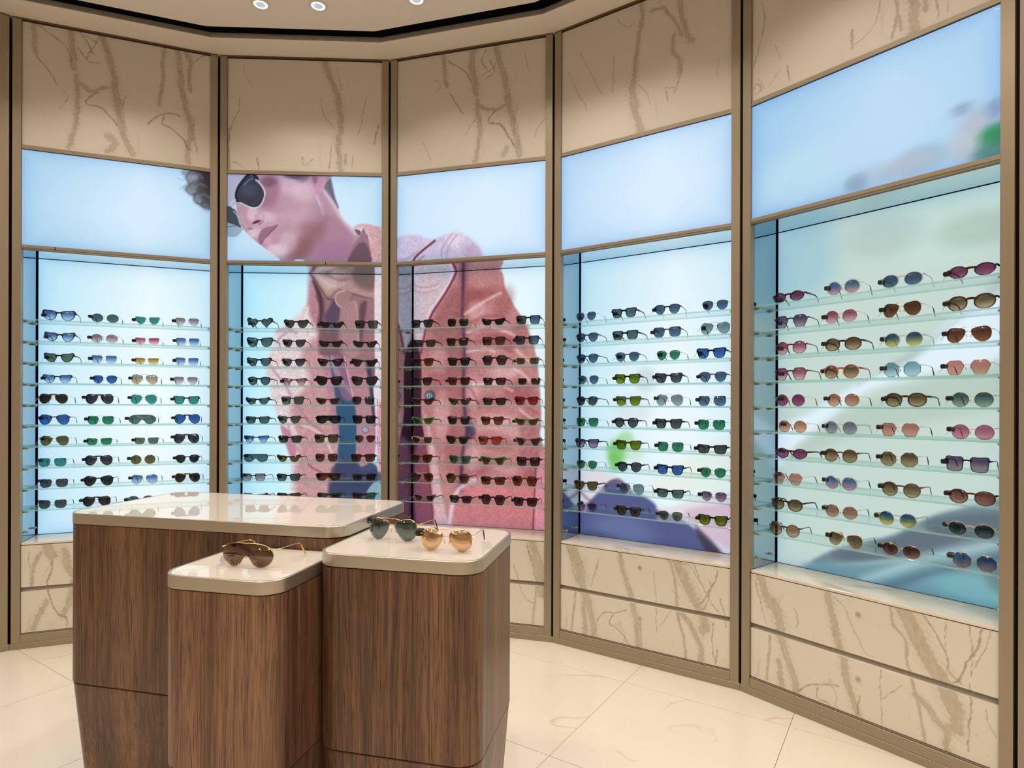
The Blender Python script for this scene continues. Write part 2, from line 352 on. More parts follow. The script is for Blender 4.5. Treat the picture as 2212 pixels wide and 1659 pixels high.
# ------------------------------------------------------------------ backlit prints: flat artwork as a colour attribute on the panel itself
BG = {'u1': ((170, 210, 236), (212, 236, 253)), 'u2': ((190, 222, 244), (210, 236, 252)), 'u3': ((200, 228, 250), (218, 238, 255)), 'u4': ((184, 216, 244), (216, 238, 255)), 'u5': ((160, 202, 236), (188, 220, 244)), 'n1': ((188, 230, 248), (238, 252, 255)), 'n2': ((182, 234, 250), (224, 249, 255)), 'n3': ((220, 244, 252), (232, 250, 255)), 'n4': ((190, 228, 244), (234, 248, 254)), 'n5': ((184, 224, 230), (206, 232, 230)), 'u0': ((190, 220, 240), (190, 220, 240)), 'n0': ((205, 232, 245), (205, 232, 245)), 'u6': ((170, 205, 235), (170, 205, 235)), 'n6': ((190, 215, 215), (190, 215, 215))}
OPS = {
 'u1':[
  ('b',(112,116,122),(0.815,2.655),(0.0354,0.0354),0.8,0),
  ('b',(112,116,122),(0.789,2.62),(0.027,0.027),0.6,0),
  ('b',(112,116,122),(0.826,2.547),(0.0459,0.0459),0.8,0),
  ('b',(112,116,122),(0.859,2.494),(0.0419,0.0419),0.8,0),
  ('b',(112,116,122),(0.809,2.576),(0.0312,0.0312),0.6,0),
  ('b',(112,116,122),(0.78,2.541),(0.0208,0.0208),0.4,0),
  ('b',(112,116,122),(0.882,2.46),(0.0315,0.0315),0.7,0),
  ('b',(112,116,122),(0.761,2.637),(0.0145,0.0145),0.4,0),
  ('p',(78,72,80),0.0417,[(0.812,2.681),(0.91,2.674),(0.911,2.453),(0.873,2.469),(0.84,2.512),(0.821,2.578),(0.83,2.626),(0.798,2.658)],1,0),
  ('p',(48,38,52),0.0523,[(0.849,2.681),(0.91,2.674),(0.911,2.516),(0.878,2.543),(0.859,2.604)],1,0),
  ('l',(66,70,78),0.0062,[(0.798,2.648),(0.775,2.608),(0.793,2.574)],0.7,0.0125,0),
  ('l',(66,70,78),0.0062,[(0.812,2.587),(0.775,2.541),(0.798,2.512),(0.831,2.522)],0.7,0.0125,0),
  ('l',(66,70,78),0.0063,[(0.831,2.537),(0.812,2.483),(0.845,2.461),(0.882,2.483)],0.7,0.0125,0),
  ('l',(66,70,78),0.0063,[(0.854,2.572),(0.84,2.523),(0.873,2.501)],0.7,0.0126,0),
  ('l',(66,70,78),0.0063,[(0.864,2.489),(0.854,2.452),(0.897,2.441)],0.7,0.0126,0),
  ('l',(66,70,78),0.0062,[(0.812,2.514),(0.836,2.465),(0.873,2.449)],0.7,0.0125,0),
  ('l',(120,132,144),0.0031,[(0.743,2.536),(0.77,2.561),(0.798,2.549)],0.6,0.0083,0),
  ('l',(120,132,144),0.0031,[(0.729,2.597),(0.761,2.591),(0.789,2.605)],0.6,0.0083,0),
  ('l',(120,132,144),0.0031,[(0.798,2.663),(0.766,2.648),(0.752,2.62)],0.6,0.0083,0),
  ('l',(140,150,156),0.0073,[(0.821,2.557),(0.845,2.579),(0.882,2.565)],0.55,0.0146,0),
  ('l',(140,150,156),0.0073,[(0.84,2.507),(0.868,2.521),(0.896,2.504)],0.55,0.0146,0),
  ('l',(140,150,156),0.0073,[(0.817,2.614),(0.84,2.633),(0.859,2.614)],0.55,0.0146,0),
],
 'u2':[
  ('p',(116,112,130),0.0129,[(0.566,2.662),(0.595,2.653),(0.61,2.594),(0.627,2.52),(0.646,2.466),(0.625,2.46),(0.586,2.529),(0.556,2.583)],1,0),
  ('l',(84,82,104),0.0079,[(0.586,2.633),(0.596,2.569),(0.62,2.51),(0.64,2.471)],0.6,0.0079,0),
  ('p',(184,146,162),0.0069,[(-0.011,2.665),(0.568,2.677),(0.569,2.608),(0.561,2.573),(0.62,2.5),(0.669,2.402),(0.724,2.346),(0.768,2.289),(0.714,2.14),(0.334,2.134),(0.305,2.154),(0.256,2.192),(0.207,2.226),(0.169,2.255),(0.125,2.294),(0.103,2.318),(0.084,2.34),(0.073,2.382),(0.055,2.431),(0.043,2.484),(-0.011,2.459)],1,0.3),
  ('p',(182,180,202),0.0295,[(-0.016,2.675),(0.148,2.678),(0.11,2.599),(0.057,2.485),(-0.015,2.459)],0.95,0),
  ('b',(214,180,198),(0.342,2.584),(0.1283,0.0839),0.8,0),
  ('b',(206,166,184),(0.217,2.394),(0.0936,0.0739),0.6,0),
  ('b',(222,196,208),(0.439,2.556),(0.0741,0.0544),0.55,0),
  ('b',(150,102,126),(0.245,2.552),(0.0542,0.0937),0.75,0.3),
  ('b',(120,78,100),(0.235,2.611),(0.0493,0.0296),0.7,0),
  ('b',(160,114,134),(0.303,2.489),(0.1184,0.0592),0.5,0),
  ('l',(226,214,224),0.0149,[(0.561,2.563),(0.62,2.475),(0.674,2.387),(0.743,2.314)],0.75,0.0297,0),
  ('p',(168,126,146),0.0446,[(0.581,2.43),(0.674,2.362),(0.743,2.264),(0.714,2.14),(0.392,2.135),(0.44,2.22),(0.543,2.33)],0.85,0),
  ('p',(136,92,98),0.0842,[(0.562,2.4),(0.552,2.321),(0.489,2.231),(0.441,2.17),(0.392,2.145),(0.353,2.154),(0.372,2.229),(0.43,2.289),(0.503,2.359)],0.75,0),
  ('b',(160,110,150),(0.621,2.213),(0.109,0.0594),0.5,0),
  ('l',(226,214,228),0.0089,[(0.517,2.533),(0.532,2.493),(0.547,2.454),(0.554,2.429)],0.7,0.0247,0),
  ('b',(160,120,136),(0.518,2.429),(0.0594,0.0445),0.4,0),
  ('b',(150,104,116),(0.489,2.329),(0.0742,0.0544),0.6,0.7),
  ('b',(138,92,98),(0.431,2.23),(0.0642,0.0544),0.6,0),
  ('b',(216,186,196),(0.391,2.456),(0.1087,0.0889),0.35,0),
  ('p',(200,148,172),0.0099,[(0.48,2.67),(0.568,2.662),(0.566,2.608),(0.547,2.563),(0.525,2.545),(0.505,2.572),(0.488,2.611)],0.95,0),
  ('p',(142,92,118),0.0129,[(0.493,2.656),(0.52,2.654),(0.522,2.622),(0.505,2.602),(0.493,2.621)],0.7,0),
  ('l',(224,180,196),0.0059,[(0.561,2.647),(0.559,2.608),(0.537,2.563)],0.7,0.0079,0),
  ('b',(96,76,92),(0.4,2.654),(0.0741,0.0237),0.95,0),
  ('b',(120,98,108),(0.429,2.63),(0.0346,0.0198),0.5,0),
  ('b',(226,206,214),(0.144,2.422),(0.0295,0.0443),0.6,0),
  ('b',(196,146,178),(0.187,2.403),(0.0296,0.0246),0.8,0),
  ('l',(120,74,100),0.0089,[(0.207,2.418),(0.207,2.384),(0.183,2.359)],0.6,0.0128,0),
  ('p',(62,38,46),0.0069,[(0.143,2.361),(0.154,2.376),(0.173,2.383),(0.195,2.384),(0.18,2.371),(0.159,2.363)],0.95,0),
  ('b',(110,70,84),(0.134,2.332),(0.0167,0.0069),0.9,0),
  ('l',(214,170,186),0.0079,[(0.081,2.421),(0.091,2.372),(0.12,2.336)],0.5,0.0148,0),
  ('b',(214,196,206),(0.226,2.404),(0.0444,0.0296),0.6,0),
  ('b',(210,190,202),(0.168,2.309),(0.0345,0.0296),0.7,0),
  ('p',(150,106,128),0.0069,[(0.178,2.28),(0.188,2.31),(0.207,2.334),(0.231,2.344),(0.255,2.349),(0.292,2.36),(0.275,2.338),(0.236,2.301),(0.207,2.266),(0.195,2.241),(0.181,2.253)],0.95,0),
  ('l',(92,52,72),0.0049,[(0.195,2.243),(0.212,2.271),(0.241,2.306),(0.275,2.338),(0.289,2.357)],0.8,0.0044,0),
  ('p',(196,146,172),0.0079,[(0.198,2.24),(0.227,2.275),(0.265,2.31),(0.281,2.287),(0.27,2.247),(0.251,2.229),(0.219,2.241)],0.95,0),
  ('b',(216,176,196),(0.234,2.266),(0.0246,0.0177),0.4,0),
  ('b',(170,120,140),(0.278,2.242),(0.0247,0.0197),0.5,0),
  ('b',(232,212,218),(0.285,2.208),(0.0592,0.0395),0.75,0),
  ('b',(226,208,214),(0.139,2.304),(0.0246,0.0295),0.5,0),
  ('b',(222,194,204),(0.353,2.258),(0.0543,0.0592),0.5,0),
  ('p',(205,228,244),0.004,[(0.382,2.146),(0.402,2.156),(0.436,2.155),(0.455,2.136),(0.382,2.135)],0.9,0),
  ('p',(150,172,190),0.0049,[(-0.015,2.38),(0.079,2.341),(0.084,2.318),(0.062,2.293),(0.038,2.282),(-0.015,2.294)],0.95,0),
  ('p',(62,70,82),0.0039,[(-0.015,2.459),(0.033,2.454),(0.058,2.416),(0.079,2.341),(0.048,2.352),(-0.015,2.38)],0.97,0),
  ('l',(70,86,100),0.0049,[(-0.015,2.338),(0.072,2.352)],0.9,0.0029,0),
  ('p',(52,56,74),0.0034,[(0.121,2.651),(0.148,2.634),(0.177,2.61),(0.206,2.559),(0.21,2.512),(0.187,2.472),(0.153,2.456),(0.11,2.47),(0.071,2.487),(0.051,2.499),(0.047,2.529),(0.061,2.576),(0.095,2.623)],1,0),
  ('b',(80,86,104),(0.124,2.56),(0.0443,0.0394),0.5,0),
  ('l',(96,100,116),0.003,[(0.144,2.467),(0.202,2.537)],0.6,0.0039,0),
  ('l',(22,32,50),0.0148,[(0.16,2.653),(0.124,2.652),(0.094,2.622),(0.061,2.573),(0.049,2.526),(0.057,2.495)],1,0.0034,0),
  ('l',(112,140,168),0.0059,[(0.146,2.629),(0.119,2.616),(0.096,2.588)],0.85,0.0049,0),
  ('p',(26,36,52),0.0039,[(0.136,2.663),(0.172,2.644),(0.18,2.62),(0.148,2.634)],1,0),
  ('l',(214,218,224),0.0064,[(0.163,2.62),(0.187,2.6),(0.212,2.564),(0.215,2.532),(0.203,2.492),(0.183,2.465),(0.153,2.455),(0.12,2.463),(0.074,2.485)],1,0.0025,0),
  ('l',(206,212,220),0.0074,[(0.045,2.502),(0.024,2.483),(0.02,2.468),(0.035,2.452)],1,0.0034,0),
  ('l',(200,206,216),0.0049,[(0.035,2.435),(0.057,2.408),(0.073,2.357)],0.9,0.0029,0),
  ('p',(216,170,172),0.0149,[(0.731,2.341),(0.753,2.364),(0.792,2.374),(0.841,2.365),(0.915,2.331),(0.916,2.133),(0.827,2.131),(0.826,2.241),(0.81,2.335)],1,1),
  ('p',(150,112,128),0.0079,[(0.7,2.13),(0.719,2.214),(0.743,2.264),(0.765,2.294),(0.792,2.353),(0.811,2.33),(0.826,2.25),(0.835,2.131)],1,0.6),
  ('p',(100,72,84),0.0149,[(0.7,2.13),(0.744,2.234),(0.788,2.265),(0.817,2.235),(0.832,2.131)],0.8,0),
  ('l',(228,196,202),0.0099,[(0.738,2.341),(0.768,2.35),(0.797,2.347),(0.81,2.315)],0.85,0.0089,0),
  ('p',(92,80,96),0.004,[(0.738,2.337),(0.768,2.335),(0.775,2.319),(0.765,2.303)],0.9,0),
  ('l',(196,140,148),0.003,[(0.837,2.345),(0.871,2.336)],0.35,0.005,0),
  ('l',(196,140,148),0.003,[(0.84,2.315),(0.874,2.306)],0.35,0.005,0),
  ('l',(196,140,148),0.003,[(0.843,2.286),(0.876,2.276)],0.35,0.005,0),
  ('l',(196,140,148),0.003,[(0.846,2.256),(0.879,2.246)],0.35,0.005,0),
  ('l',(196,140,148),0.003,[(0.849,2.226),(0.881,2.217)],0.35,0.005,0),
  ('l',(196,140,148),0.003,[(0.852,2.196),(0.884,2.187)],0.35,0.005,0),
  ('l',(196,140,148),0.003,[(0.855,2.166),(0.886,2.157)],0.35,0.005,0),
],
 'u3':[
  ('p',(206,192,218),0.0256,[(-0.033,2.25),(0.008,2.292),(0.118,2.297),(0.209,2.265),(0.288,2.28),(0.343,2.288),(0.404,2.284),(0.464,2.247),(0.508,2.203),(0.543,2.139),(0.552,2.067),(-0.033,2.1)],1,0.8),
  ('b',(232,214,232),(0.366,2.254),(0.0622,0.0415),0.7,0),
  ('b',(196,150,170),(0.465,2.175),(0.0514,0.0411),0.5,0),
  ('l',(112,62,78),0.0136,[(0.241,2.254),(0.187,2.219),(0.118,2.166),(0.09,2.114)],1,0.0063,0),
  ('l',(150,96,112),0.0095,[(0.175,2.172),(0.118,2.134)],0.6,0.0084,0),
  ('l',(168,126,150),0.0062,[(0.349,2.286),(0.305,2.237),(0.282,2.187),(0.288,2.103)],0.7,0.0073,0),
  ('l',(168,126,150),0.0062,[(0.377,2.279),(0.333,2.225),(0.316,2.174),(0.322,2.101)],0.7,0.0072,0),
  ('l',(170,130,158),0.0149,[(-0.015,2.153),(0.06,2.159),(0.13,2.196)],0.5,0.0213,0),
],
 'n2':[
  ('p',(222,206,210),0.037,[(0.462,2.135),(0.414,1.987),(0.365,1.888),(0.321,1.842),(0.216,1.763),(0.196,1.689),(0.16,1.582),(0.15,1.5),(0.173,1.41),(0.194,1.296),(0.226,1.206),(0.242,1.148),(0.271,1.05),(0.304,0.902),(0.329,0.639),(0.661,0.638),(0.657,2.138)],1,1),
  ('p',(194,148,152),0.0493,[(0.442,2.119),(0.414,1.954),(0.43,1.831),(0.495,1.757),(0.414,1.691),(0.366,1.608),(0.415,1.461),(0.351,1.362),(0.302,1.296),(0.303,1.214),(0.352,1.009),(0.328,0.886),(0.369,0.639),(0.629,0.638),(0.595,0.968),(0.603,1.132),(0.57,1.313),(0.545,1.544),(0.52,1.708),(0.495,1.823),(0.478,1.987)],1,1),
  ('p',(176,122,142),0.0411,[(0.413,2.102),(0.45,1.987),(0.487,1.831),(0.524,1.708),(0.546,1.544),(0.578,1.338),(0.599,1.132),(0.562,1.132),(0.529,1.379),(0.496,1.576),(0.463,1.741),(0.414,1.872),(0.405,1.987)],0.8,1),
  ('l',(150,110,130),0.0115,[(0.212,1.755),(0.269,1.772),(0.333,1.748)],0.6,0.0213,0),
  ('l',(150,110,130),0.0115,[(0.216,1.689),(0.237,1.722),(0.301,1.764)],0.6,0.0213,0),
  ('l',(150,110,130),0.0115,[(0.173,1.542),(0.27,1.411),(0.335,1.296),(0.432,1.181),(0.514,1.116)],0.6,0.0213,0),
  ('l',(150,110,130),0.0115,[(0.287,1.173),(0.303,1.091),(0.352,1.009)],0.6,0.0213,0),
  ('l',(236,222,224),0.0131,[(0.367,1.173),(0.449,1.14),(0.514,1.083),(0.555,1.001)],0.7,0.0214,0),
  ('l',(236,222,224),0.0131,[(0.303,1.181),(0.335,1.116)],0.7,0.0213,0),
  ('l',(236,222,224),0.0131,[(0.406,1.904),(0.382,1.789)],0.7,0.0214,0),
  ('p',(180,100,130),0.0164,[(0.238,1.165),(0.287,1.14),(0.319,1.066),(0.336,1.001),(0.303,0.968),(0.271,1.05)],0.7,1),
  ('l',(130,66,84),0.0099,[(0.409,0.927),(0.449,0.894),(0.49,0.877)],0.7,0.0082,0),
  ('p',(128,88,108),0.0164,[(0.47,2.02),(0.853,2.091),(0.855,1.463),(0.659,1.413),(0.561,1.626),(0.528,1.766),(0.495,1.889)],1,0),
  ('p',(104,72,96),0.0329,[(0.478,1.987),(0.552,1.914),(0.52,1.79),(0.511,1.889)],0.9,0),
  ('p',(70,82,112),0.0247,[(0.495,1.766),(0.536,1.708),(0.536,1.651),(0.569,1.503),(0.627,1.412),(0.696,1.314),(0.711,1.132),(0.708,0.992),(0.865,0.885),(0.866,0.637),(0.548,0.638),(0.583,0.926),(0.599,1.132),(0.574,1.338),(0.543,1.544),(0.508,1.749)],1,0),
  ('p',(46,86,118),0.0198,[(0.582,1.313),(0.7,1.297),(0.709,1.108),(0.701,0.992),(0.599,0.968),(0.603,1.132)],0.9,0),
  ('p',(140,102,130),0.0165,[(0.553,1.626),(0.626,1.577),(0.684,1.347),(0.627,1.338),(0.577,1.478)],0.8,0),
  ('p',(180,128,142),0.0132,[(0.601,1.841),(0.576,1.972),(0.625,2.022),(0.706,1.99),(0.748,1.793),(0.785,1.611),(0.81,1.38),(0.823,1.215),(0.824,0.999),(0.75,0.91),(0.711,0.967),(0.71,1.174),(0.694,1.314),(0.647,1.503),(0.619,1.668)],1,0.7),
  ('l',(220,176,186),0.0066,[(0.613,1.824),(0.618,1.684),(0.647,1.511),(0.692,1.33)],0.8,0.0058,0),
  ('l',(150,98,112),0.0115,[(0.65,1.767),(0.723,1.792)],0.5,0.0214,0),
  ('l',(150,98,112),0.0115,[(0.658,1.643),(0.74,1.669)],0.5,0.0214,0),
  ('l',(150,98,112),0.0115,[(0.675,1.495),(0.765,1.512)],0.5,0.0214,0),
  ('l',(150,98,112),0.0115,[(0.708,1.297),(0.79,1.314)],0.5,0.0214,0),
  ('p',(58,54,80),0.0182,[(0.744,1.792),(0.764,1.768),(0.781,1.652),(0.806,1.463),(0.823,1.232),(0.828,1.166),(0.811,1.199),(0.79,1.38),(0.756,1.611),(0.74,1.726)],0.95,0),
  ('p',(150,112,116),0.018,[(0.404,2.204),(0.838,2.21),(0.84,1.623),(0.606,1.621),(0.594,1.813),(0.516,1.846),(0.471,1.958),(0.429,2.081)],1,0),
  ('p',(120,82,92),0.0292,[(0.454,2.059),(0.505,1.958),(0.516,1.868),(0.583,1.734),(0.594,1.621),(0.472,1.62),(0.481,1.8),(0.474,1.935)],0.9,0),
  ('p',(84,72,92),0.0247,[(0.51,1.846),(0.538,1.914),(0.571,1.97),(0.61,1.937),(0.605,1.869),(0.583,1.79),(0.555,1.756)],0.95,0),
  ('l',(60,40,54),0.0225,[(0.443,2.07),(0.48,1.969),(0.485,1.868),(0.474,1.789)],0.85,0.0315,0),
  ('p',(176,142,138),0.0202,[(0.421,2.204),(0.833,2.21),(0.833,1.939),(0.738,1.981),(0.632,2.014),(0.591,2.027),(0.516,1.97),(0.477,2.025),(0.433,2.106)],1,0.7),
  ('p',(206,178,172),0.045,[(0.443,2.115),(0.504,2.104),(0.582,2.117),(0.593,2.072),(0.538,2.015),(0.493,2.048)],0.8,0.5),
  ('p',(112,88,88),0.0451,[(0.671,2.197),(0.821,2.199),(0.822,2.029),(0.738,2.028),(0.682,2.084)],0.8,0),
  ('l',(96,66,70),0.0112,[(0.435,2.101),(0.477,2.037),(0.521,1.97),(0.549,1.959)],0.8,0.0157,0),
  ('l',(110,78,80),0.0113,[(0.632,2.01),(0.721,1.985),(0.828,1.956)],0.85,0.0158,0),
  ('l',(120,86,86),0.0113,[(0.515,2.116),(0.593,2.083),(0.66,2.09)],0.6,0.0338,0),
  ('l',(220,192,186),0.0112,[(0.443,2.132),(0.504,2.071),(0.571,2.043),(0.627,2.061)],0.6,0.0337,0),
  ('p',(160,122,120),0.0158,[(0.573,1.97),(0.589,2.004),(0.632,2.014),(0.682,1.992),(0.669,1.953),(0.621,1.905),(0.585,1.928)],1,0),
  ('l',(208,176,170),0.0079,[(0.632,2.014),(0.589,2.002),(0.573,1.968),(0.587,1.928),(0.619,1.905)],0.9,0.009,0),
  ('l',(120,84,88),0.009,[(0.682,1.992),(0.666,1.951),(0.625,1.912)],0.6,0.0113,0),
  ('p',(168,128,132),0.018,[(0.605,1.901),(0.671,1.951),(0.71,1.938),(0.722,1.825),(0.728,1.622),(0.628,1.622)],1,0.7),
  ('l',(210,174,176),0.0056,[(0.694,1.947),(0.711,1.87),(0.717,1.758),(0.723,1.634)],0.7,0.0079,0),
  ('p',(92,68,80),0.0271,[(0.727,1.927),(0.772,1.95),(0.761,1.848),(0.745,1.735),(0.734,1.645),(0.722,1.791)],0.9,0),
  ('p',(152,112,120),0.0226,[(0.772,1.939),(0.822,1.939),(0.823,1.623),(0.762,1.623)],1,0.6),
  ('p',(232,216,220),0.0099,[(0.82,2.173),(0.871,2.174),(0.876,0.637),(0.845,0.637),(0.836,1.05),(0.822,1.463)],1,0.6),
  ('p',(222,120,146),0.0248,[(0.835,1.256),(0.874,1.298),(0.875,0.885),(0.845,0.868)],0.55,1),
  ('b',(90,104,124),(0.763,1.141),(0.0215,0.0198),1,0),
  ('b',(190,202,214),(0.763,1.141),(0.014,0.0132),1,0),
  ('b',(90,110,150),(0.763,1.142),(0.0058,0.005),0.9,0),
  ('p',(58,66,98),0.0247,[(0.555,0.902),(0.669,0.959),(0.742,0.885),(0.865,0.868),(0.866,0.637),(0.556,0.638)],0.8,0),
  ('p',(150,200,206),0.0132,[(0.767,0.72),(0.808,0.802),(0.865,0.819),(0.866,0.686)],0.8,0),
],
 'n3':[
  ('p',(188,130,130),0.0192,[(-0.23,2.261),(0.449,2.218),(0.535,2.167),(0.587,2.091),(0.602,2.009),(0.63,1.953),(0.663,1.889),(0.724,1.797),(0.778,1.661),(0.803,1.553),(0.82,1.375),(0.829,1.197),(0.82,1.126),(0.846,1.038),(0.873,0.843),(0.875,0.489),(-0.223,0.418)],1,1),
  ('p',(206,188,196),0.038,[(-0.062,2.251),(0.332,2.225),(0.273,2.081),(0.224,1.991),(0.144,1.882),(0.094,1.781),(0.049,1.641),(0.002,1.755),(-0.102,1.987)],0.95,1),
  ('l',(196,136,150),0.0085,[(-0.02,2.068),(0.063,2.031),(0.174,2.049)],0.7,0.0085,0),
  ('l',(196,136,150),0.0085,[(-0.019,2.03),(0.063,1.998),(0.154,2.012)],0.7,0.0085,0),
  ('l',(120,52,70),0.0139,[(0.312,2.19),(0.283,2.099),(0.232,2.009),(0.174,1.928),(0.134,1.873),(0.094,1.785),(0.072,1.697),(0.056,1.622)],1,0.0111,0),
  ('l',(235,214,220),0.0093,[(0.283,2.173),(0.244,2.064),(0.184,1.974),(0.119,1.892),(0.079,1.791)],0.8,0.0111,0),
  ('p',(150,92,96),0.0556,[(0.274,2.025),(0.333,1.93),(0.334,1.561),(0.246,1.469),(0.145,1.751),(0.174,1.89)],0.5,1),
  ('l',(124,66,86),0.0553,[(0.337,2.133),(0.333,1.949),(0.331,1.838),(0.344,1.653),(0.338,1.423),(0.351,1.229),(0.355,1.045),(0.33,0.933),(0.321,0.785)],0.6,0.0738,1),
  ('l',(70,46,78),0.0184,[(0.337,2.133),(0.333,1.949),(0.331,1.838),(0.344,1.653),(0.338,1.423),(0.351,1.229),(0.365,1.137),(0.34,1.044),(0.33,0.933),(0.321,0.785)],0.9,0.0203,0),
  ('b',(60,54,86),(0.389,1.147),(0.0312,0.0478),0.9,0),
  ('p',(62,30,46),0.0132,[(-0.008,1.623),(0.05,1.622),(0.061,1.424),(0.059,1.236),(0.082,1.095),(0.117,0.871),(0.139,0.535),(-0.004,0.526)],1,0),
  ('p',(150,84,102),0.0376,[(0.082,1.095),(0.117,0.871),(0.139,0.535),(0.027,0.528),(0.015,1.0)],0.8,1),
  ('p',(230,204,212),0.0282,[(0.077,1.264),(0.108,1.096),(0.133,0.815),(0.169,0.49),(0.249,0.495),(0.178,0.864),(0.137,1.096)],0.55,1),
  ('p',(150,92,94),0.0655,[(0.144,1.845),(0.224,1.953),(0.323,1.967),(0.326,1.192),(0.247,1.098),(0.176,1.377),(0.135,1.658)],0.45,1),
  ('p',(168,96,98),0.0564,[(0.084,1.79),(0.145,1.751),(0.176,1.377),(0.197,1.004),(0.137,1.096),(0.07,1.377)],0.4,1),
  ('p',(136,66,74),0.0553,[(0.348,1.837),(0.401,1.909),(0.478,1.96),(0.44,1.999),(0.362,2.021),(0.341,1.967)],0.5,1),
  ('p',(232,182,180),0.0551,[(0.404,1.193),(0.538,1.23),(0.726,1.196),(0.763,1.107),(0.595,1.095),(0.443,1.12)],0.4,1),
  ('p',(226,176,176),0.0552,[(0.373,1.505),(0.48,1.54),(0.632,1.502),(0.688,1.429),(0.537,1.43),(0.403,1.431)],0.4,1),
  ('p',(146,72,80),0.0461,[(0.346,0.888),(0.482,0.92),(0.652,0.889),(0.782,0.911),(0.782,0.867),(0.596,0.842),(0.443,0.864)],0.4,1),
  ('b',(150,78,84),(0.459,1.961),(0.1189,0.0457),0.55,-0.3),
  ('b',(150,78,84),(0.593,1.91),(0.0543,0.0996),0.45,0.4),
  ('b',(150,78,84),(0.575,1.693),(0.136,0.0453),0.6,0.15),
  ('b',(150,78,84),(0.696,1.735),(0.0539,0.0808),0.35,0),
  ('b',(150,78,84),(0.461,1.504),(0.1006,0.0548),0.35,0),
  ('b',(150,78,84),(0.688,1.385),(0.0989,0.0629),0.6,0.2),
  ('b',(150,78,84),(0.5,1.321),(0.1003,0.0456),0.4,0),
  ('b',(150,78,84),(0.744,1.17),(0.0537,0.0985),0.5,0),
  ('b',(150,78,84),(0.539,1.085),(0.1272,0.0545),0.35,0.2),
  ('b',(150,78,84),(0.763,0.973),(0.0715,0.1162),0.4,0),
  ('b',(150,78,84),(0.462,0.937),(0.0731,0.0548),0.4,0),
  ('b',(150,78,84),(0.206,1.433),(0.0838,0.149),0.35,0),
  ('b',(150,78,84),(0.267,1.052),(0.0556,0.1669),0.5,0),
  ('b',(226,178,180),(0.421,1.88),(0.055,0.055),0.5,0),
  ('b',(226,178,180),(0.403,1.376),(0.0459,0.0826),0.5,0),
  ('b',(226,178,180),(0.404,0.982),(0.0551,0.0826),0.5,0),
  ('b',(226,178,180),(0.594,1.502),(0.0996,0.0362),0.5,0),
  ('b',(226,178,180),(0.557,1.212),(0.118,0.0363),0.4,0),
  ('b',(226,178,180),(0.482,0.801),(0.1095,0.0548),0.5,0),
  ('b',(226,178,180),(0.197,1.237),(0.0559,0.1491),0.5,0),
  ('b',(226,178,180),(0.175,1.582),(0.056,0.084),0.4,0),
  ('b',(226,178,180),(0.596,0.887),(0.1086,0.0543),0.3,0),
  ('l',(250,214,218),0.0147,[(0.348,1.856),(0.421,1.899),(0.498,1.941),(0.574,1.974)],0.65,0.024,0),
  ('l',(250,214,218),0.0147,[(0.363,1.745),(0.479,1.776),(0.593,1.747),(0.659,1.718)],0.65,0.0239,0),
  ('l',(250,214,218),0.0126,[(0.669,1.637),(0.706,1.6),(0.762,1.554)],0.65,0.0234,0),
  ('l',(250,214,218),0.0126,[(0.66,1.515),(0.706,1.492),(0.753,1.447)],0.65,0.0234,0),
  ('l',(250,214,218),0.0144,[(0.702,1.268),(0.753,1.232),(0.804,1.197)],0.65,0.0233,0),
  ('l',(250,214,218),0.011,[(0.403,1.422),(0.537,1.43),(0.651,1.385)],0.65,0.0239,0),
  ('l',(250,214,218),0.0129,[(0.363,1.625),(0.479,1.641),(0.537,1.621)],0.65,0.0239,0),
  ('l',(146,62,78),0.0129,[(0.363,1.791),(0.46,1.833),(0.593,1.837)],0.55,0.0313,0),
  ('l',(146,62,78),0.0165,[(0.402,1.688),(0.537,1.667),(0.65,1.619)],0.55,0.0312,0),
  ('l',(146,62,78),0.0144,[(0.679,1.322),(0.753,1.286),(0.804,1.251)],0.55,0.0306,0),
  ('l',(146,62,78),0.0129,[(0.344,1.432),(0.403,1.376),(0.442,1.285)],0.55,0.0313,0),
  ('p',(206,120,124),0.0461,[(0.346,0.786),(0.463,0.837),(0.782,0.84),(0.783,0.483),(0.289,0.451)],0.7,1),
  ('l',(236,214,226),0.0241,[(0.244,0.504),(0.26,0.634),(0.288,0.747),(0.346,0.814),(0.414,0.84)],0.8,0.0241,0),
  ('l',(110,44,62),0.0089,[(0.796,0.929),(0.787,0.751),(0.779,0.536)],0.9,0.008,0),
  ('p',(226,146,160),0.0267,[(0.805,0.948),(0.873,1.021),(0.874,0.533),(0.797,0.528)],0.7,1),
  ('b',(40,56,74),(0.118,1.356),(0.0337,0.0309),1,0),
  ('b',(128,164,186),(0.114,1.356),(0.0216,0.0197),1,0),
  ('b',(160,190,204),(0.108,1.362),(0.0103,0.0094),0.6,0),
  ('l',(34,50,70),0.0047,[(0.108,1.366),(0.108,1.343)],1,0.0028,0),
  ('l',(34,50,70),0.0047,[(0.122,1.366),(0.122,1.343)],1,0.0028,0),
],
 'n4':[
  ('b',(190,206,214),(0.397,1.442),(0.0621,0.0621),0.6,0),
  ('b',(206,216,216),(0.322,1.282),(0.1079,0.0719),0.4,0),
  ('p',(228,236,222),0.0794,[(0.435,0.912),(0.884,1.156),(0.885,0.911),(0.526,0.832)],0.6,0),
  ('b',(126,204,112),(0.23,1.044),(0.0584,0.0657),0.95,0),
  ('b',(150,214,132),(0.284,1.114),(0.0471,0.0452),0.7,0),
  ('b',(108,192,96),(0.218,0.989),(0.0366,0.0457),0.75,0),
  ('b',(186,222,172),(0.332,1.04),(0.0539,0.0413),0.5,0),
  ('p',(226,216,224),0.0382,[(-0.042,0.936),(0.166,0.93),(0.265,0.882),(0.399,0.803),(0.526,0.763),(0.885,0.879),(0.886,0.505),(-0.04,0.364)],0.8,0),
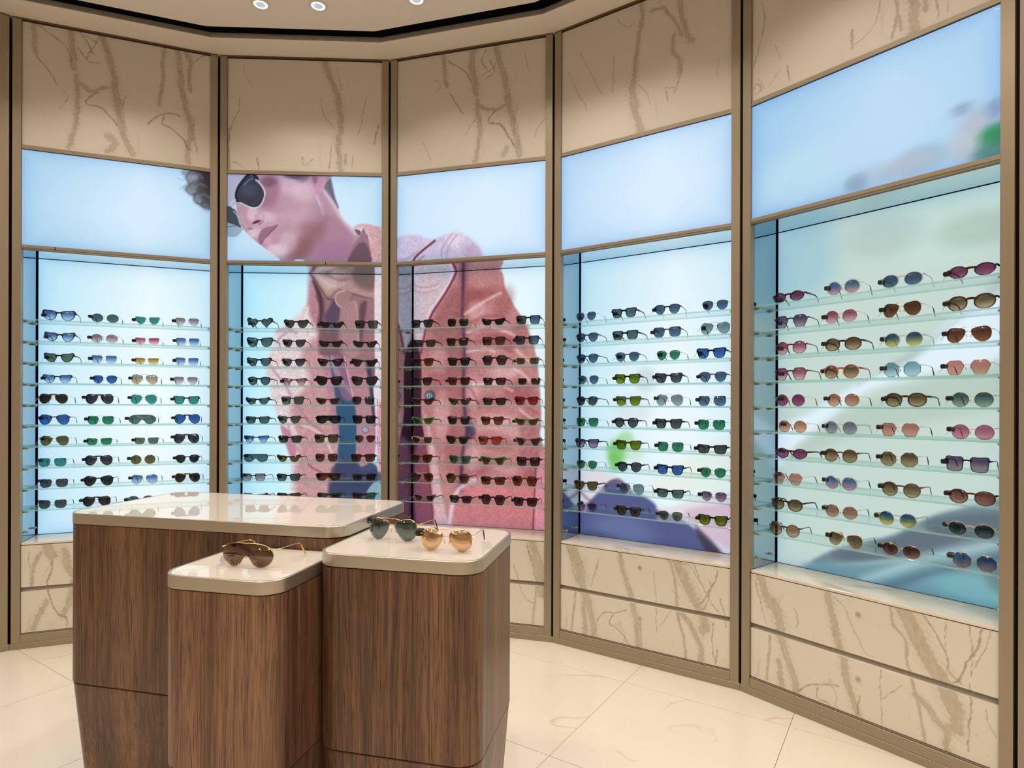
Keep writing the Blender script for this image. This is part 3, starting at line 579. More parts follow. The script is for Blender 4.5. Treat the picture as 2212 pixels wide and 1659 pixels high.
  ('p',(84,92,138),0.0211,[(-0.063,0.628),(0.033,0.724),(0.095,0.786),(0.176,0.862),(0.246,0.881),(0.314,0.836),(0.399,0.808),(0.454,0.773),(0.473,0.74),(0.58,0.716),(0.666,0.666),(0.75,0.601),(0.815,0.535),(0.815,0.445),(-0.062,0.36)],1,0),
  ('l',(84,44,70),0.0129,[(0.156,0.842),(0.196,0.877),(0.246,0.888),(0.285,0.861)],0.8,0.0148,0),
  ('l',(110,50,70),0.0133,[(-0.031,0.87),(0.022,0.789),(0.085,0.748)],0.6,0.0191,0),
  ('b',(120,134,176),(0.266,0.61),(0.1815,0.0817),0.5,0),
  ('b',(60,66,100),(0.127,0.519),(0.1486,0.065),0.5,0),
  ('p',(208,178,196),0.0342,[(0.614,0.754),(0.782,0.804),(0.885,0.806),(0.886,0.586),(0.766,0.62),(0.683,0.677)],0.75,0),
  ('p',(66,52,70),0.022,[(0.666,0.683),(0.7,0.662),(0.782,0.589),(0.831,0.513),(0.766,0.503),(0.7,0.594)],0.8,0),
],
 'u5':[
  ('b',(190,224,240),(0.214,2.264),(0.1896,0.1264),0.7,0),
  ('b',(150,178,200),(0.666,2.208),(0.0816,0.0435),0.7,0),
  ('b',(188,196,208),(0.628,2.193),(0.0937,0.0441),0.7,0),
  ('b',(176,190,206),(0.506,2.191),(0.092,0.0403),0.5,0),
  ('b',(190,198,206),(0.827,2.208),(0.0769,0.0615),0.9,0),
  ('b',(182,190,204),(0.843,2.284),(0.0662,0.0509),0.8,0),
  ('b',(140,160,190),(0.788,2.341),(0.0312,0.0208),0.7,0),
  ('b',(134,160,196),(0.884,2.309),(0.0251,0.0301),0.7,0),
  ('b',(52,146,92),(0.889,2.217),(0.0501,0.0375),0.95,0),
  ('b',(70,130,120),(0.877,2.161),(0.0553,0.0352),0.8,0),
  ('b',(128,150,170),(0.441,2.18),(0.0411,0.0353),0.5,0),
],
 'n5':[
  ('p',(196,214,206),0.1656,[(-0.009,2.311),(0.888,2.144),(0.892,0.538),(-0.002,0.285)],0.85,0),
  ('b',(150,196,212),(0.087,1.963),(0.1814,0.2015),0.7,0),
  ('p',(196,222,216),0.0892,[(0.495,2.164),(0.876,2.1),(0.876,1.944),(0.574,1.839)],0.6,0),
  ('b',(166,190,176),(0.787,1.964),(0.1294,0.0647),0.6,0),
  ('b',(160,186,180),(0.455,2.004),(0.1355,0.0813),0.4,0),
  ('p',(226,242,252),0.0515,[(0.006,1.184),(0.17,1.278),(0.381,1.41),(0.544,1.475),(0.692,1.626),(0.877,1.748),(0.877,1.497),(0.65,1.436),(0.415,1.372),(0.256,1.26),(0.12,1.138),(0.006,1.009)],0.95,0),
  ('p',(158,180,178),0.0465,[(0.363,1.392),(0.544,1.51),(0.59,1.542),(0.727,1.639),(0.876,1.818),(0.877,1.74),(0.72,1.632),(0.575,1.491),(0.448,1.444)],0.6,0),
  ('p',(176,196,182),0.0615,[(0.028,1.051),(0.256,1.231),(0.432,1.336),(0.65,1.41),(0.877,1.458),(0.878,1.317),(0.576,1.23),(0.329,1.167),(0.141,1.079)],0.6,0),
  ('p',(112,134,146),0.0256,[(0.162,0.588),(0.257,0.665),(0.382,0.726),(0.499,0.774),(0.622,0.864),(0.722,0.912),(0.891,0.966),(0.891,0.756),(0.79,0.735),(0.651,0.724),(0.499,0.676),(0.348,0.627)],0.95,0),
  ('p',(86,98,108),0.0384,[(0.257,0.656),(0.499,0.765),(0.651,0.868),(0.841,0.912),(0.879,0.879),(0.722,0.788),(0.546,0.703),(0.33,0.632)],0.6,0),
  ('p',(110,150,160),0.0397,[(0.142,0.583),(0.383,0.634),(0.651,0.716),(0.891,0.772),(0.892,0.491),(0.142,0.465)],0.95,0),
  ('l',(176,208,212),0.0314,[(0.383,0.56),(0.546,0.659),(0.687,0.731),(0.867,0.814)],0.8,0.0462,0),
  ('l',(70,96,112),0.0235,[(0.451,0.54),(0.622,0.641),(0.879,0.769)],0.6,0.0416,0),
  ('b',(120,182,186),(0.777,0.619),(0.138,0.0487),0.8,0),
  ('b',(96,120,120),(0.854,0.669),(0.0474,0.0474),0.6,0),
],
}
def smooth_pts(pts, closed, k=3):
    P = np.array(pts, float); n = len(P)
    if n < 3: return P
    out = []
    rng = range(n) if closed else range(n-1)
    for i in rng:
        p0, p1, p2, p3 = (P[(i-1) % n], P[i], P[(i+1) % n], P[(i+2) % n]) if closed else (P[max(i-1,0)], P[i], P[i+1], P[min(i+2,n-1)])
        for j in range(k):
            t = j/k; out.append(.5*((2*p1)+(-p0+p2)*t+(2*p0-5*p1+4*p2-p3)*t*t+(-p0+3*p1-3*p2+p3)*t**3))
    if not closed: out.append(P[-1])
    return np.array(out)
def seg_dist(U, Z, pts, closed):
    d = np.full(U.shape, 9.0); n = len(pts); inside = np.zeros(U.shape, bool)
    for i in range(n if closed else n-1):
        (ax, ay), (bx, by) = pts[i], pts[(i+1) % n]
        ex, ey = bx-ax, by-ay; L = ex*ex+ey*ey+1e-12
        t = np.clip(((U-ax)*ex+(Z-ay)*ey)/L, 0, 1)
        d = np.minimum(d, (U-ax-t*ex)**2+(Z-ay-t*ey)**2)
        if closed:
            c = ((ay > Z) != (by > Z)) & (U < (bx-ax)*(Z-ay)/((by-ay) if abs(by-ay) > 1e-9 else 1e-9)+ax); inside ^= c
    return np.sqrt(d), inside
def paint(key, U, Z):
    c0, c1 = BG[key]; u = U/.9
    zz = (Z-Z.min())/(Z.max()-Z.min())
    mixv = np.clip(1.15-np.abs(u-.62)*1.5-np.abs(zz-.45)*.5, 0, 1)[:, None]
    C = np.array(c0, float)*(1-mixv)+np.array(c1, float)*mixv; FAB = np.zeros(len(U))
    for op in OPS.get(key, []):
        t, col = op[0], np.array(op[1], float)
        if t == 'b':
            (cx, cz), (rx, rz), a, rot = op[2], op[3], op[4], op[5]
            r = max(rx, rz)*1.9; m = (np.abs(U-cx) < r) & (np.abs(Z-cz) < r)
            du, dz = U[m]-cx, Z[m]-cz; cr, sr = math.cos(rot), math.sin(rot)
            q = np.sqrt(((du*cr-dz*sr)/rx)**2+((du*sr+dz*cr)/rz)**2)
            k = np.clip(1.5-q, 0, 1); k = k*k*(3-2*k)*a
        else:
            closed = t == 'p'; P = smooth_pts(op[3], closed); hw = 0 if closed else op[2]/2; soft = max(op[2] if closed else op[5], .0035); a = op[4]
            pad = soft+hw; lo, hi = P.min(0)-pad, P.max(0)+pad
            m = (U > lo[0]) & (U < hi[0]) & (Z > lo[1]) & (Z < hi[1])
            if not m.any(): continue
            d, ins = seg_dist(U[m], Z[m], P, closed)
            s = np.where(ins, -d, d) if closed else d-hw
            k = np.clip(.5-s/soft, 0, 1); k = k*k*(3-2*k)*a
        C[m] = C[m]*(1-k[:, None])+col*k[:, None]
        if t != 'b': fab = op[5] if t == 'p' else op[6]; FAB[m] = FAB[m]*(1-k)+fab*k
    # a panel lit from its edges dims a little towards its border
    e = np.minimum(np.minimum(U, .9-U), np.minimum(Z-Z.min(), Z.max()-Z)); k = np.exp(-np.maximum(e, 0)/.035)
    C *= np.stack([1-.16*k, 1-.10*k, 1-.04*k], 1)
    C = C/255; lin = np.where(C <= .04045, C/12.92, ((C+.055)/1.055)**2.4)
    return np.concatenate([lin, FAB[:, None]], 1)
def print_mat():
    m, nt, out = newmat('backlit_print_film'); at = nt.nodes.new('ShaderNodeAttribute'); at.attribute_name = 'art'
    v = mapping(nt, (1,1,1)); n = noise(nt, v, 110, 4, .75); n2 = noise(nt, v, 34, 3, .65)
    f = math_(nt, 'ADD', math_(nt, 'MULTIPLY', math_(nt, 'SUBTRACT', n, .5), 1.5), math_(nt, 'MULTIPLY', math_(nt, 'SUBTRACT', n2, .5), .6))
    f = math_(nt, 'ADD', 1.0, math_(nt, 'MULTIPLY', f, math_(nt, 'MULTIPLY', at.outputs['Alpha'], .9)))
    col = mixc(nt, 1.0, at.outputs['Color'], f, 'MULTIPLY')
    em = nt.nodes.new('ShaderNodeEmission'); nt.links.new(col, em.inputs[0]); em.inputs[1].default_value = PANEL
    gl = nt.nodes.new('ShaderNodeBsdfGlossy'); gl.inputs['Roughness'].default_value = .25; gl.inputs[0].default_value = (.03,.03,.03,1)
    ad = nt.nodes.new('ShaderNodeAddShader'); nt.links.new(em.outputs[0], ad.inputs[0]); nt.links.new(gl.outputs[0], ad.inputs[1])
    nt.links.new(ad.outputs[0], out.inputs[0]); return m
PRINT = print_mat(); PRINT.cycles.emission_sampling = 'NONE'
VEINS = {
 'h1':[
  (0,0.0192,1.0,[(0.048,3.349),(0.052,3.263),(0.06,3.178)]),
  (1,0.0078,1.0,[(0.06,3.169),(0.092,3.127),(0.128,3.077),(0.157,3.024)]),
  (1,0.0088,1.0,[(0.052,3.34),(0.108,3.304),(0.164,3.268),(0.205,3.219),(0.222,3.154)]),
  (0,0.0274,1.0,[(0.213,3.338),(0.221,3.252),(0.23,3.126)]),
  (0,0.0215,1.0,[(0.242,3.089),(0.248,3.012),(0.245,2.913),(0.243,2.834),(0.223,2.762),(0.211,2.697)]),
  (1,0.0069,1.0,[(0.254,3.337),(0.287,3.285),(0.321,3.224)]),
  (1,0.007,1.0,[(0.354,3.34),(0.321,3.263),(0.288,3.187),(0.355,3.181)]),
  (1,0.0069,1.0,[(0.279,3.313),(0.338,3.286)]),
  (1,0.0069,1.0,[(0.246,3.247),(0.288,3.187)]),
  (0,0.0303,1.0,[(0.363,3.332),(0.388,3.238),(0.414,3.143),(0.423,3.045),(0.44,2.948),(0.445,2.869),(0.467,2.792),(0.502,2.707)]),
  (0,0.016,1.0,[(0.247,3.061),(0.288,3.029),(0.321,3.016),(0.355,3.042),(0.393,3.049)]),
  (1,0.01,1.0,[(0.321,3.006),(0.288,2.96),(0.297,2.942),(0.355,2.933),(0.398,2.89),(0.432,2.846)]),
  (0,0.0339,0.5,[(0.39,2.789),(0.424,2.745),(0.39,2.7)]),
  (0,0.0164,1.0,[(0.664,3.326),(0.655,3.242),(0.655,3.14),(0.638,3.004)]),
  (0,0.027,1.0,[(0.732,3.325),(0.741,3.208),(0.755,3.087),(0.783,2.967),(0.797,2.866),(0.784,2.781),(0.779,2.697)]),
  (0,0.0187,1.0,[(0.768,3.338),(0.796,3.271),(0.787,3.186),(0.792,3.115)]),
  (1,0.0093,1.0,[(0.58,2.881),(0.624,2.93),(0.678,2.959),(0.742,2.96)]),
  (1,0.0114,1.0,[(0.66,2.936),(0.651,2.893),(0.706,2.872),(0.761,2.818),(0.788,2.771)]),
  (1,0.0063,1.0,[(0.816,2.963),(0.811,2.868),(0.83,2.756)]),
  (1,0.0063,1.0,[(0.805,3.273),(0.843,3.312),(0.889,3.332)]),
  (1,0.005,1.0,[(0.475,3.024),(0.458,2.961),(0.475,2.833)]),
  (1,0.0039,1.0,[(0.165,2.899),(0.206,2.965),(0.173,2.998)]),
],
 'h2':[
  (0,0.0298,1.0,[(0.557,3.33),(0.589,3.246),(0.631,3.141),(0.653,3.035),(0.658,2.95),(0.643,2.853),(0.648,2.768),(0.654,2.683)]),
  (1,0.0074,1.0,[(0.067,3.104),(0.062,3.02),(0.021,2.934),(0.006,2.828),(0.012,2.691)]),
  (1,0.0053,1.0,[(0.011,2.723),(0.058,2.713),(0.089,2.693)]),
  (1,0.0075,1.0,[(0.601,2.842),(0.591,2.692)]),
  (1,0.0053,1.0,[(0.8,3.124),(0.779,2.974),(0.748,2.888)]),
  (1,0.0107,1.0,[(0.875,2.955),(0.854,2.848)]),
  (1,0.0095,1.0,[(0.172,2.747),(0.183,2.684)]),
  (1,0.0064,1.0,[(0.433,2.764),(0.444,2.711),(0.496,2.754)]),
  (1,0.0053,1.0,[(0.727,2.781),(0.722,2.695)]),
  (1,0.0053,1.0,[(0.631,3.29),(0.663,3.163)]),
  (1,0.0043,1.0,[(0.537,3.117),(0.558,3.011),(0.621,2.927)]),
  (1,0.0042,1.0,[(0.093,3.296),(0.098,3.232),(0.14,3.17)]),
  (0,0.0149,1.0,[(0.685,2.78),(0.687,2.726)]),
  (0,0.0211,0.5,[(0.001,2.913),(0.006,2.68)]),
],
 'h3':[
  (0,0.0208,1.0,[(0.29,3.333),(0.301,3.227),(0.313,3.142)]),
  (1,0.0083,1.0,[(0.33,3.098),(0.374,3.03),(0.413,2.973)]),
  (1,0.0103,1.0,[(0.318,3.287),(0.373,3.248),(0.429,3.208),(0.462,3.152)]),
  (0,0.0349,0.8,[(0.477,3.325),(0.461,3.255),(0.483,3.149),(0.494,3.076)]),
  (0,0.0226,1.0,[(0.5,3.034),(0.5,2.952),(0.517,2.888),(0.511,2.807),(0.485,2.687)]),
  (0,0.0302,1.0,[(0.612,3.329),(0.633,3.229),(0.665,3.123),(0.681,3.02),(0.708,2.916),(0.719,2.834),(0.75,2.699)]),
  (1,0.0071,1.0,[(0.548,3.314),(0.526,3.256),(0.559,3.21)]),
  (1,0.0072,1.0,[(0.569,3.259),(0.601,3.183),(0.548,3.15)]),
  (1,0.0061,1.0,[(0.526,3.174),(0.591,3.205),(0.612,3.253)]),
  (1,0.0111,1.0,[(0.602,2.959),(0.565,2.903),(0.634,2.884),(0.687,2.807),(0.719,2.753)]),
  (1,0.005,1.0,[(0.734,2.983),(0.718,2.884)]),
  (1,0.005,1.0,[(0.739,2.861),(0.75,2.759)]),
  (1,0.006,1.0,[(0.894,2.887),(0.848,2.828),(0.838,2.789)]),
  (1,0.0042,1.0,[(0.206,3.199),(0.274,3.158),(0.24,3.11)]),
  (1,0.0041,1.0,[(0.43,2.847),(0.462,2.905),(0.495,2.932)]),
  (1,0.003,1.0,[(0.774,3.289),(0.801,3.154)]),
  (1,0.0031,1.0,[(0.162,2.837),(0.213,2.726)]),
  (0,0.0152,1.0,[(0.505,3.002),(0.57,2.974),(0.613,2.968),(0.66,2.992)]),
  (0,0.0303,0.5,[(0.656,2.709),(0.677,2.747)]),
],
 'h4':[
  (0,0.0201,1.0,[(0.45,3.399),(0.455,3.334),(0.46,3.25),(0.441,3.148),(0.427,3.053),(0.423,2.963)]),
  (0,0.0344,0.9,[(0.413,2.947),(0.408,2.885),(0.423,2.808),(0.443,2.73),(0.454,2.686)]),
  (0,0.0131,1.0,[(0.507,3.27),(0.563,3.267),(0.599,3.219),(0.636,3.162),(0.662,3.092)]),
  (0,0.0224,1.0,[(0.648,3.341),(0.653,3.269),(0.667,3.177),(0.689,3.083),(0.715,3.048)]),
  (0,0.0192,0.6,[(0.627,3.112),(0.618,3.036),(0.654,2.981),(0.645,2.905)]),
  (1,0.007,1.0,[(0.672,2.975),(0.654,2.893),(0.628,2.831)]),
  (1,0.0071,1.0,[(0.582,2.871),(0.592,2.797)]),
  (1,0.0048,1.0,[(0.04,3.107),(0.073,3.019),(0.138,2.904),(0.149,2.872)]),
  (1,0.0038,1.0,[(0.11,3.191),(0.169,3.067),(0.233,2.935)]),
  (1,0.0047,1.0,[(0.304,3.101),(0.304,2.998),(0.299,2.916)]),
  (1,0.0055,1.0,[(0.323,3.29),(0.383,3.223),(0.422,3.246)]),
  (1,0.0035,1.0,[(0.535,3.295),(0.581,3.314)]),
  (1,0.0053,1.0,[(0.582,2.871),(0.637,2.851)]),
  (1,0.0036,1.0,[(0.442,2.921),(0.49,2.862),(0.509,2.793)]),
  (1,0.0034,1.0,[(0.842,2.93),(0.826,2.842)]),
],
 'h5':[
  (0,0.0341,0.9,[(0.638,2.965),(0.64,2.853),(0.643,2.747),(0.639,2.678)]),
  (0,0.0141,1.0,[(0.674,2.889),(0.679,2.778),(0.684,2.738)]),
  (0,0.009,1.0,[(0.581,2.942),(0.582,2.829),(0.587,2.771),(0.572,2.694)]),
  (0,0.0083,1.0,[(0.428,2.792),(0.428,2.721)]),
  (0,0.0078,1.0,[(0.592,2.757),(0.602,2.707)]),
  (0,0.0247,0.7,[(0.211,3.29),(0.25,3.192),(0.287,3.108)]),
  (1,0.006,1.0,[(0.009,2.829),(0.03,2.9),(0.054,2.974),(0.058,3.026),(0.043,3.1)]),
  (1,0.0067,1.0,[(0.009,2.728),(0.023,2.749),(0.045,2.713),(0.016,2.698)]),
  (1,0.0033,1.0,[(0.03,2.773),(0.059,2.707)]),
  (1,0.0032,1.0,[(0.11,2.882),(0.134,2.806)]),
  (1,0.0077,1.0,[(0.164,2.767),(0.174,2.699)]),
  (1,0.0046,1.0,[(0.428,2.733),(0.467,2.744),(0.504,2.767),(0.525,2.813),(0.53,2.891)]),
  (1,0.0053,1.0,[(0.711,2.868),(0.714,2.76),(0.721,2.692)]),
  (1,0.0032,1.0,[(0.743,2.744),(0.748,2.7)]),
  (1,0.0033,1.0,[(0.127,2.77),(0.08,2.712)]),
],
 'd4':[
  (0,0.0531,1.0,[(0.07,0.536),(0.102,0.459),(0.125,0.374)]),
  (0,0.0317,1.0,[(0.12,0.39),(0.138,0.32),(0.174,0.239),(0.197,0.147),(0.206,0.078)]),
  (1,0.0057,1.0,[(0.042,0.524),(0.065,0.454),(0.093,0.377)]),
  (0,0.0097,1.0,[(0.093,0.304),(0.084,0.222),(0.071,0.089)]),
  (0,0.024,0.9,[(0.139,0.248),(0.148,0.153),(0.153,0.074)]),
  (0,0.0228,1.0,[(0.349,0.542),(0.362,0.467),(0.395,0.372),(0.42,0.285),(0.444,0.183),(0.445,0.077)]),
  (1,0.0069,1.0,[(0.218,0.16),(0.253,0.214),(0.321,0.235),(0.387,0.256)]),
  (1,0.0077,1.0,[(0.313,0.218),(0.287,0.166),(0.321,0.157),(0.371,0.122),(0.404,0.075)]),
  (1,0.0061,1.0,[(0.46,0.217),(0.469,0.082)]),
  (0,0.0102,1.0,[(0.592,0.554),(0.622,0.514),(0.638,0.436),(0.645,0.342),(0.66,0.257),(0.683,0.174),(0.69,0.082)]),
  (0,0.0414,1.0,[(0.645,0.54),(0.682,0.465),(0.726,0.386),(0.755,0.334),(0.784,0.268),(0.777,0.234)]),
  (0,0.02,1.0,[(0.66,0.301),(0.712,0.253),(0.734,0.214),(0.763,0.156),(0.763,0.07)]),
  (1,0.0072,1.0,[(0.842,0.534),(0.818,0.452),(0.776,0.381),(0.755,0.362)]),
  (1,0.0056,1.0,[(0.733,0.538),(0.769,0.444),(0.811,0.373),(0.846,0.337)]),
  (1,0.0056,1.0,[(0.853,0.395),(0.874,0.328),(0.881,0.274)]),
  (1,0.0057,1.0,[(0.819,0.275),(0.819,0.169),(0.833,0.094)]),
  (1,0.0085,1.0,[(0.843,0.16),(0.833,0.094)]),
  (1,0.0057,1.0,[(0.682,0.538),(0.711,0.528),(0.762,0.45)]),
  (1,0.003,1.0,[(0.531,0.478),(0.539,0.352),(0.547,0.175)]),
  (1,0.004,1.0,[(0.226,0.494),(0.209,0.388)]),
  (1,0.0064,1.0,[(0.776,0.338),(0.811,0.43),(0.804,0.471)]),
  (1,0.0036,1.0,[(0.623,0.397),(0.675,0.348)]),
  (1,0.0048,1.0,[(0.226,0.501),(0.187,0.345)]),
  (1,0.0029,1.0,[(0.562,0.208),(0.623,0.308)]),
],
 'd5':[
  (0,0.036,1.0,[(0.044,0.54),(0.066,0.473),(0.098,0.421)]),
  (0,0.0379,1.0,[(0.098,0.445),(0.123,0.404),(0.136,0.36),(0.142,0.314)]),
  (0,0.0266,1.0,[(0.142,0.314),(0.167,0.228),(0.197,0.15),(0.214,0.087)]),
  (1,0.0048,1.0,[(0.021,0.523),(0.047,0.432),(0.08,0.331)]),
  (0,0.0084,1.0,[(0.092,0.287),(0.08,0.091)]),
  (0,0.0213,0.8,[(0.13,0.192),(0.149,0.086)]),
  (0,0.0247,1.0,[(0.34,0.535),(0.354,0.455),(0.37,0.394),(0.397,0.303),(0.413,0.227),(0.434,0.154),(0.452,0.096)]),
  (0,0.0074,1.0,[(0.569,0.551),(0.578,0.481),(0.62,0.438),(0.624,0.363),(0.647,0.286),(0.664,0.217),(0.682,0.085)]),
  (0,0.0441,1.0,[(0.597,0.573),(0.637,0.503),(0.668,0.433),(0.703,0.375),(0.732,0.336),(0.757,0.278),(0.781,0.215),(0.773,0.174)]),
  (0,0.0172,1.0,[(0.651,0.247),(0.69,0.222),(0.716,0.184),(0.749,0.149),(0.753,0.093),(0.774,0.045)]),
  (1,0.0057,1.0,[(0.672,0.553),(0.715,0.487),(0.752,0.411),(0.753,0.372),(0.793,0.339)]),
  (1,0.0086,1.0,[(0.854,0.556),(0.832,0.456),(0.805,0.4),(0.789,0.356),(0.773,0.332)]),
  (1,0.0047,1.0,[(0.812,0.554),(0.824,0.463),(0.824,0.374)]),
  (1,0.0057,1.0,[(0.816,0.348),(0.821,0.255),(0.813,0.11)]),
  (1,0.0046,1.0,[(0.862,0.272),(0.874,0.216),(0.892,0.188)]),
  (1,0.0066,1.0,[(0.221,0.095),(0.267,0.141),(0.3,0.148),(0.382,0.178)]),
  (1,0.0066,1.0,[(0.3,0.136),(0.295,0.095),(0.344,0.092),(0.371,0.069)]),
  (1,0.0075,1.0,[(0.464,0.165),(0.454,0.092)]),
  (1,0.0026,1.0,[(0.365,0.53),(0.407,0.492),(0.438,0.425),(0.488,0.344),(0.508,0.34)]),
  (1,0.0046,1.0,[(0.202,0.437),(0.22,0.384),(0.208,0.357)]),
  (1,0.0026,1.0,[(0.537,0.297),(0.54,0.09)]),
  (1,0.0031,1.0,[(0.547,0.187),(0.607,0.261)]),
  (1,0.0039,1.0,[(0.748,0.535),(0.744,0.437)]),
  (1,0.0037,1.0,[(0.884,0.556),(0.832,0.4)]),
],
 'd3':[
  (1,0.0075,1.0,[(0.797,0.535),(0.818,0.453),(0.853,0.339)]),
  (0,0.0466,1.0,[(0.827,0.546),(0.853,0.455),(0.875,0.357),(0.883,0.258)]),
  (1,0.005,1.0,[(0.723,0.412),(0.749,0.33),(0.785,0.232),(0.836,0.203)]),
  (0,0.01,1.0,[(0.853,0.297),(0.841,0.17),(0.833,0.086)]),
  (0,0.0343,1.0,[(0.427,0.477),(0.473,0.308),(0.519,0.097)]),
],
 'd1':[
  (0,0.0366,1.0,[(0.099,0.594),(0.126,0.51),(0.141,0.481)]),
  (0,0.0145,1.0,[(0.088,0.504),(0.059,0.433),(0.044,0.326)]),
  (1,0.0111,1.0,[(0.141,0.453),(0.134,0.399),(0.119,0.346),(0.127,0.272),(0.157,0.177),(0.203,0.143),(0.207,0.097)]),
  (0,0.0278,1.0,[(0.195,0.504),(0.21,0.419),(0.234,0.371)]),
  (0,0.0239,1.0,[(0.234,0.334),(0.226,0.298),(0.211,0.207),(0.188,0.155)]),
  (0,0.0218,1.0,[(0.112,0.237),(0.074,0.15),(0.056,0.098)]),
  (1,0.0045,1.0,[(0.036,0.508),(0.04,0.408)]),
  (0,0.0286,1.0,[(0.448,0.483),(0.497,0.364),(0.53,0.17)]),
],
}
for _a, _b in (('d0','d4'),('d2','d4'),('d6','d4'),('h0','h4'),('h6','h2')): VEINS[_a] = VEINS[_b]
def wob(U, Z, s):
    return (np.sin(U*31*s+Z*17*s)+.6*np.sin(Z*53*s-U*23*s+1.3)+.4*np.sin(U*97*s+Z*61*s)+.3*np.sin(Z*141*s+U*89*s))/2.3
def paint_veins(key, U, Z):
    A = np.zeros((len(U), 4)); A[:, 3] = 1; U2 = U+.0045*wob(U, Z, 1.6)+.0016*wob(Z, U, 6); Z2 = Z+.006*wob(Z, U, 1.1)
    for ch, w, a, pts in VEINS.get(key, []):
        P = smooth_pts(pts, False); w = max(w*(.75 if ch else .9), .0028); soft = max(.45*w, .0036); pad = w+soft+.012; lo, hi = P.min(0)-pad, P.max(0)+pad
        m = (U2 > lo[0]) & (U2 < hi[0]) & (Z2 > lo[1]) & (Z2 < hi[1])
        if not m.any(): continue
        d, _ = seg_dist(U2[m], Z2[m], P, False); ww = w*(.5+.28*wob(U[m]*2, Z[m]*2, 2.2))
        k = np.clip(.5-(d-ww)/soft, 0, 1); k = k*k*(3-2*k)*a; A[m, ch] = np.maximum(A[m, ch], k)
        if not ch:      # feathered halo beside a broad vein
            k2 = np.clip(1-d/(w*1.5), 0, 1)*.30*a*np.clip(.5+wob(Z[m]*3, U[m]*3, 3), 0, 1); A[m, 0] = np.maximum(A[m, 0], k2)
    return A
def slab(name, key, x0, x1, y, yb, z0, z1, step, parent, xo, mat):
    return grid_panel(name, key, x0, x1, y, z0, z1, step, parent, xo, [mat, mat], 'vein', paint_veins, yb-y)
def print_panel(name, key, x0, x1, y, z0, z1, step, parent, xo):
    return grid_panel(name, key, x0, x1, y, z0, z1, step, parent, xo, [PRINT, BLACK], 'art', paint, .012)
def grid_panel(name, key, x0, x1, y, z0, z1, step, parent, xo, mats, aname, fn, th):
    nx, nz = int((x1-x0)/step)+1, int((z1-z0)/step)+1
    X = np.linspace(x0, x1, nx); Zz = np.linspace(z0, z1, nz); G = np.meshgrid(X, Zz); gx, gz = G[0].ravel(), G[1].ravel()
    n = len(gx); co = np.zeros((n+4, 3), np.float32); co[:n, 0] = gx; co[:n, 1] = y; co[:n, 2] = gz
    bk = [(x0, y+th, z0), (x1, y+th, z0), (x1, y+th, z1), (x0, y+th, z1)]; co[n:] = bk
    i = (np.arange(nz-1)[:, None]*nx+np.arange(nx-1)[None]).ravel()
    quads = np.stack([i, i+1, i+1+nx, i+nx], 1)
    a, b, c, d = 0, nx-1, n-1, n-nx
    extra = np.array([(n+3, n+2, n+1, n), (n, n+1, b, a), (n+1, n+2, c, b), (n+2, n+3, d, c), (n+3, n, a, d)])
    F = np.concatenate([quads, extra]); me = bpy.data.meshes.new(name)
    me.vertices.add(n+4); me.vertices.foreach_set('co', co.ravel()); me.loops.add(len(F)*4); me.loops.foreach_set('vertex_index', F.ravel().astype(np.int32))
    me.polygons.add(len(F)); me.polygons.foreach_set('loop_start', np.arange(len(F), dtype=np.int32)*4)
    mi = np.zeros(len(F), np.int32); mi[-5:] = 1; me.update(calc_edges=True); [me.materials.append(q) for q in mats]
    me.polygons.foreach_set('material_index', mi)
    at = me.color_attributes.new(aname, 'FLOAT_COLOR', 'POINT'); arr = np.zeros((n+4, 4), np.float32)
    arr[:n] = fn(key, gx-xo, gz); at.data.foreach_set('color', arr.ravel()); me.validate(); me.update()
    o = bpy.data.objects.new(name, me); COL.objects.link(o); o.parent = parent; return o

# ------------------------------------------------------------------ floor plan of the faceted display wall
WO, GP, GG = .90, .03867, .00622; WT = WO+2*GP+2*GG; X0 = GP+GG
BAYM = {}
def plan():
    st, th = -.31898, -.27296; J = np.array([.2233, 3.31313])
    e = J.copy()
    for k in (3, 2, 1, 0):
        a = th+(k-3)*st; e = e-np.array([math.cos(a), math.sin(a)])*WT; BAYM[k] = (e.copy(), a)
    o = J.copy()
    for k in (4, 5, 6):
        a = th+(k-3)*st; BAYM[k] = (o.copy(), a); o = o+np.array([math.cos(a), math.sin(a)])*WT
    return o
END = plan()
def bayM(k): o, a = BAYM[k]; return Matrix.Translation((o[0], o[1], 0)) @ Matrix.Rotation(a, 4, 'Z')
CORN = [tuple(BAYM[k][0]) for k in range(7)]+[tuple(END)]

# ------------------------------------------------------------------ room shell
PL, PR, YB = (-3.95, -2.6), (2.55, -2.6), -2.6
def inset_poly(d):
    """corner polyline of the bays moved d metres into the room"""
    P = [np.array(c) for c in CORN]; out = []
    for i, p in enumerate(P):
        ns = []
        for j in (i-1, i):
            if 0 <= j < 7: a = BAYM[j][1]; ns.append(np.array([math.sin(a), -math.cos(a)]))
        n = sum(ns); n = n/np.linalg.norm(n); n = n/ (n@ns[0]); out.append(tuple(p+n*d))
    return out
def structure(name, mb, mats, label=None): return tag(obj(name, mb, mats), label, None, None, 'structure')
mb = MB(); 
for (a, b, nm) in (((CORN[0][0]-.25, CORN[0][1]+.2), PL, 'wall_left'), (PR, (CORN[-1][0]+.25, CORN[-1][1]+.16), 'wall_right'), (PL, PR, 'wall_back')):
    d = np.array(b)-np.array(a); L = np.linalg.norm(d); u = d/L; n = np.array([u[1], -u[0]])
    q = [np.array(a), np.array(b), np.array(b)+n*.1*(-1 if nm != 'wall_back' else 1), np.array(a)+n*.1*(-1 if nm != 'wall_back' else 1)]
    structure(nm, MB().prism([tuple(p) for p in q], 0, 3.6), WALLP)
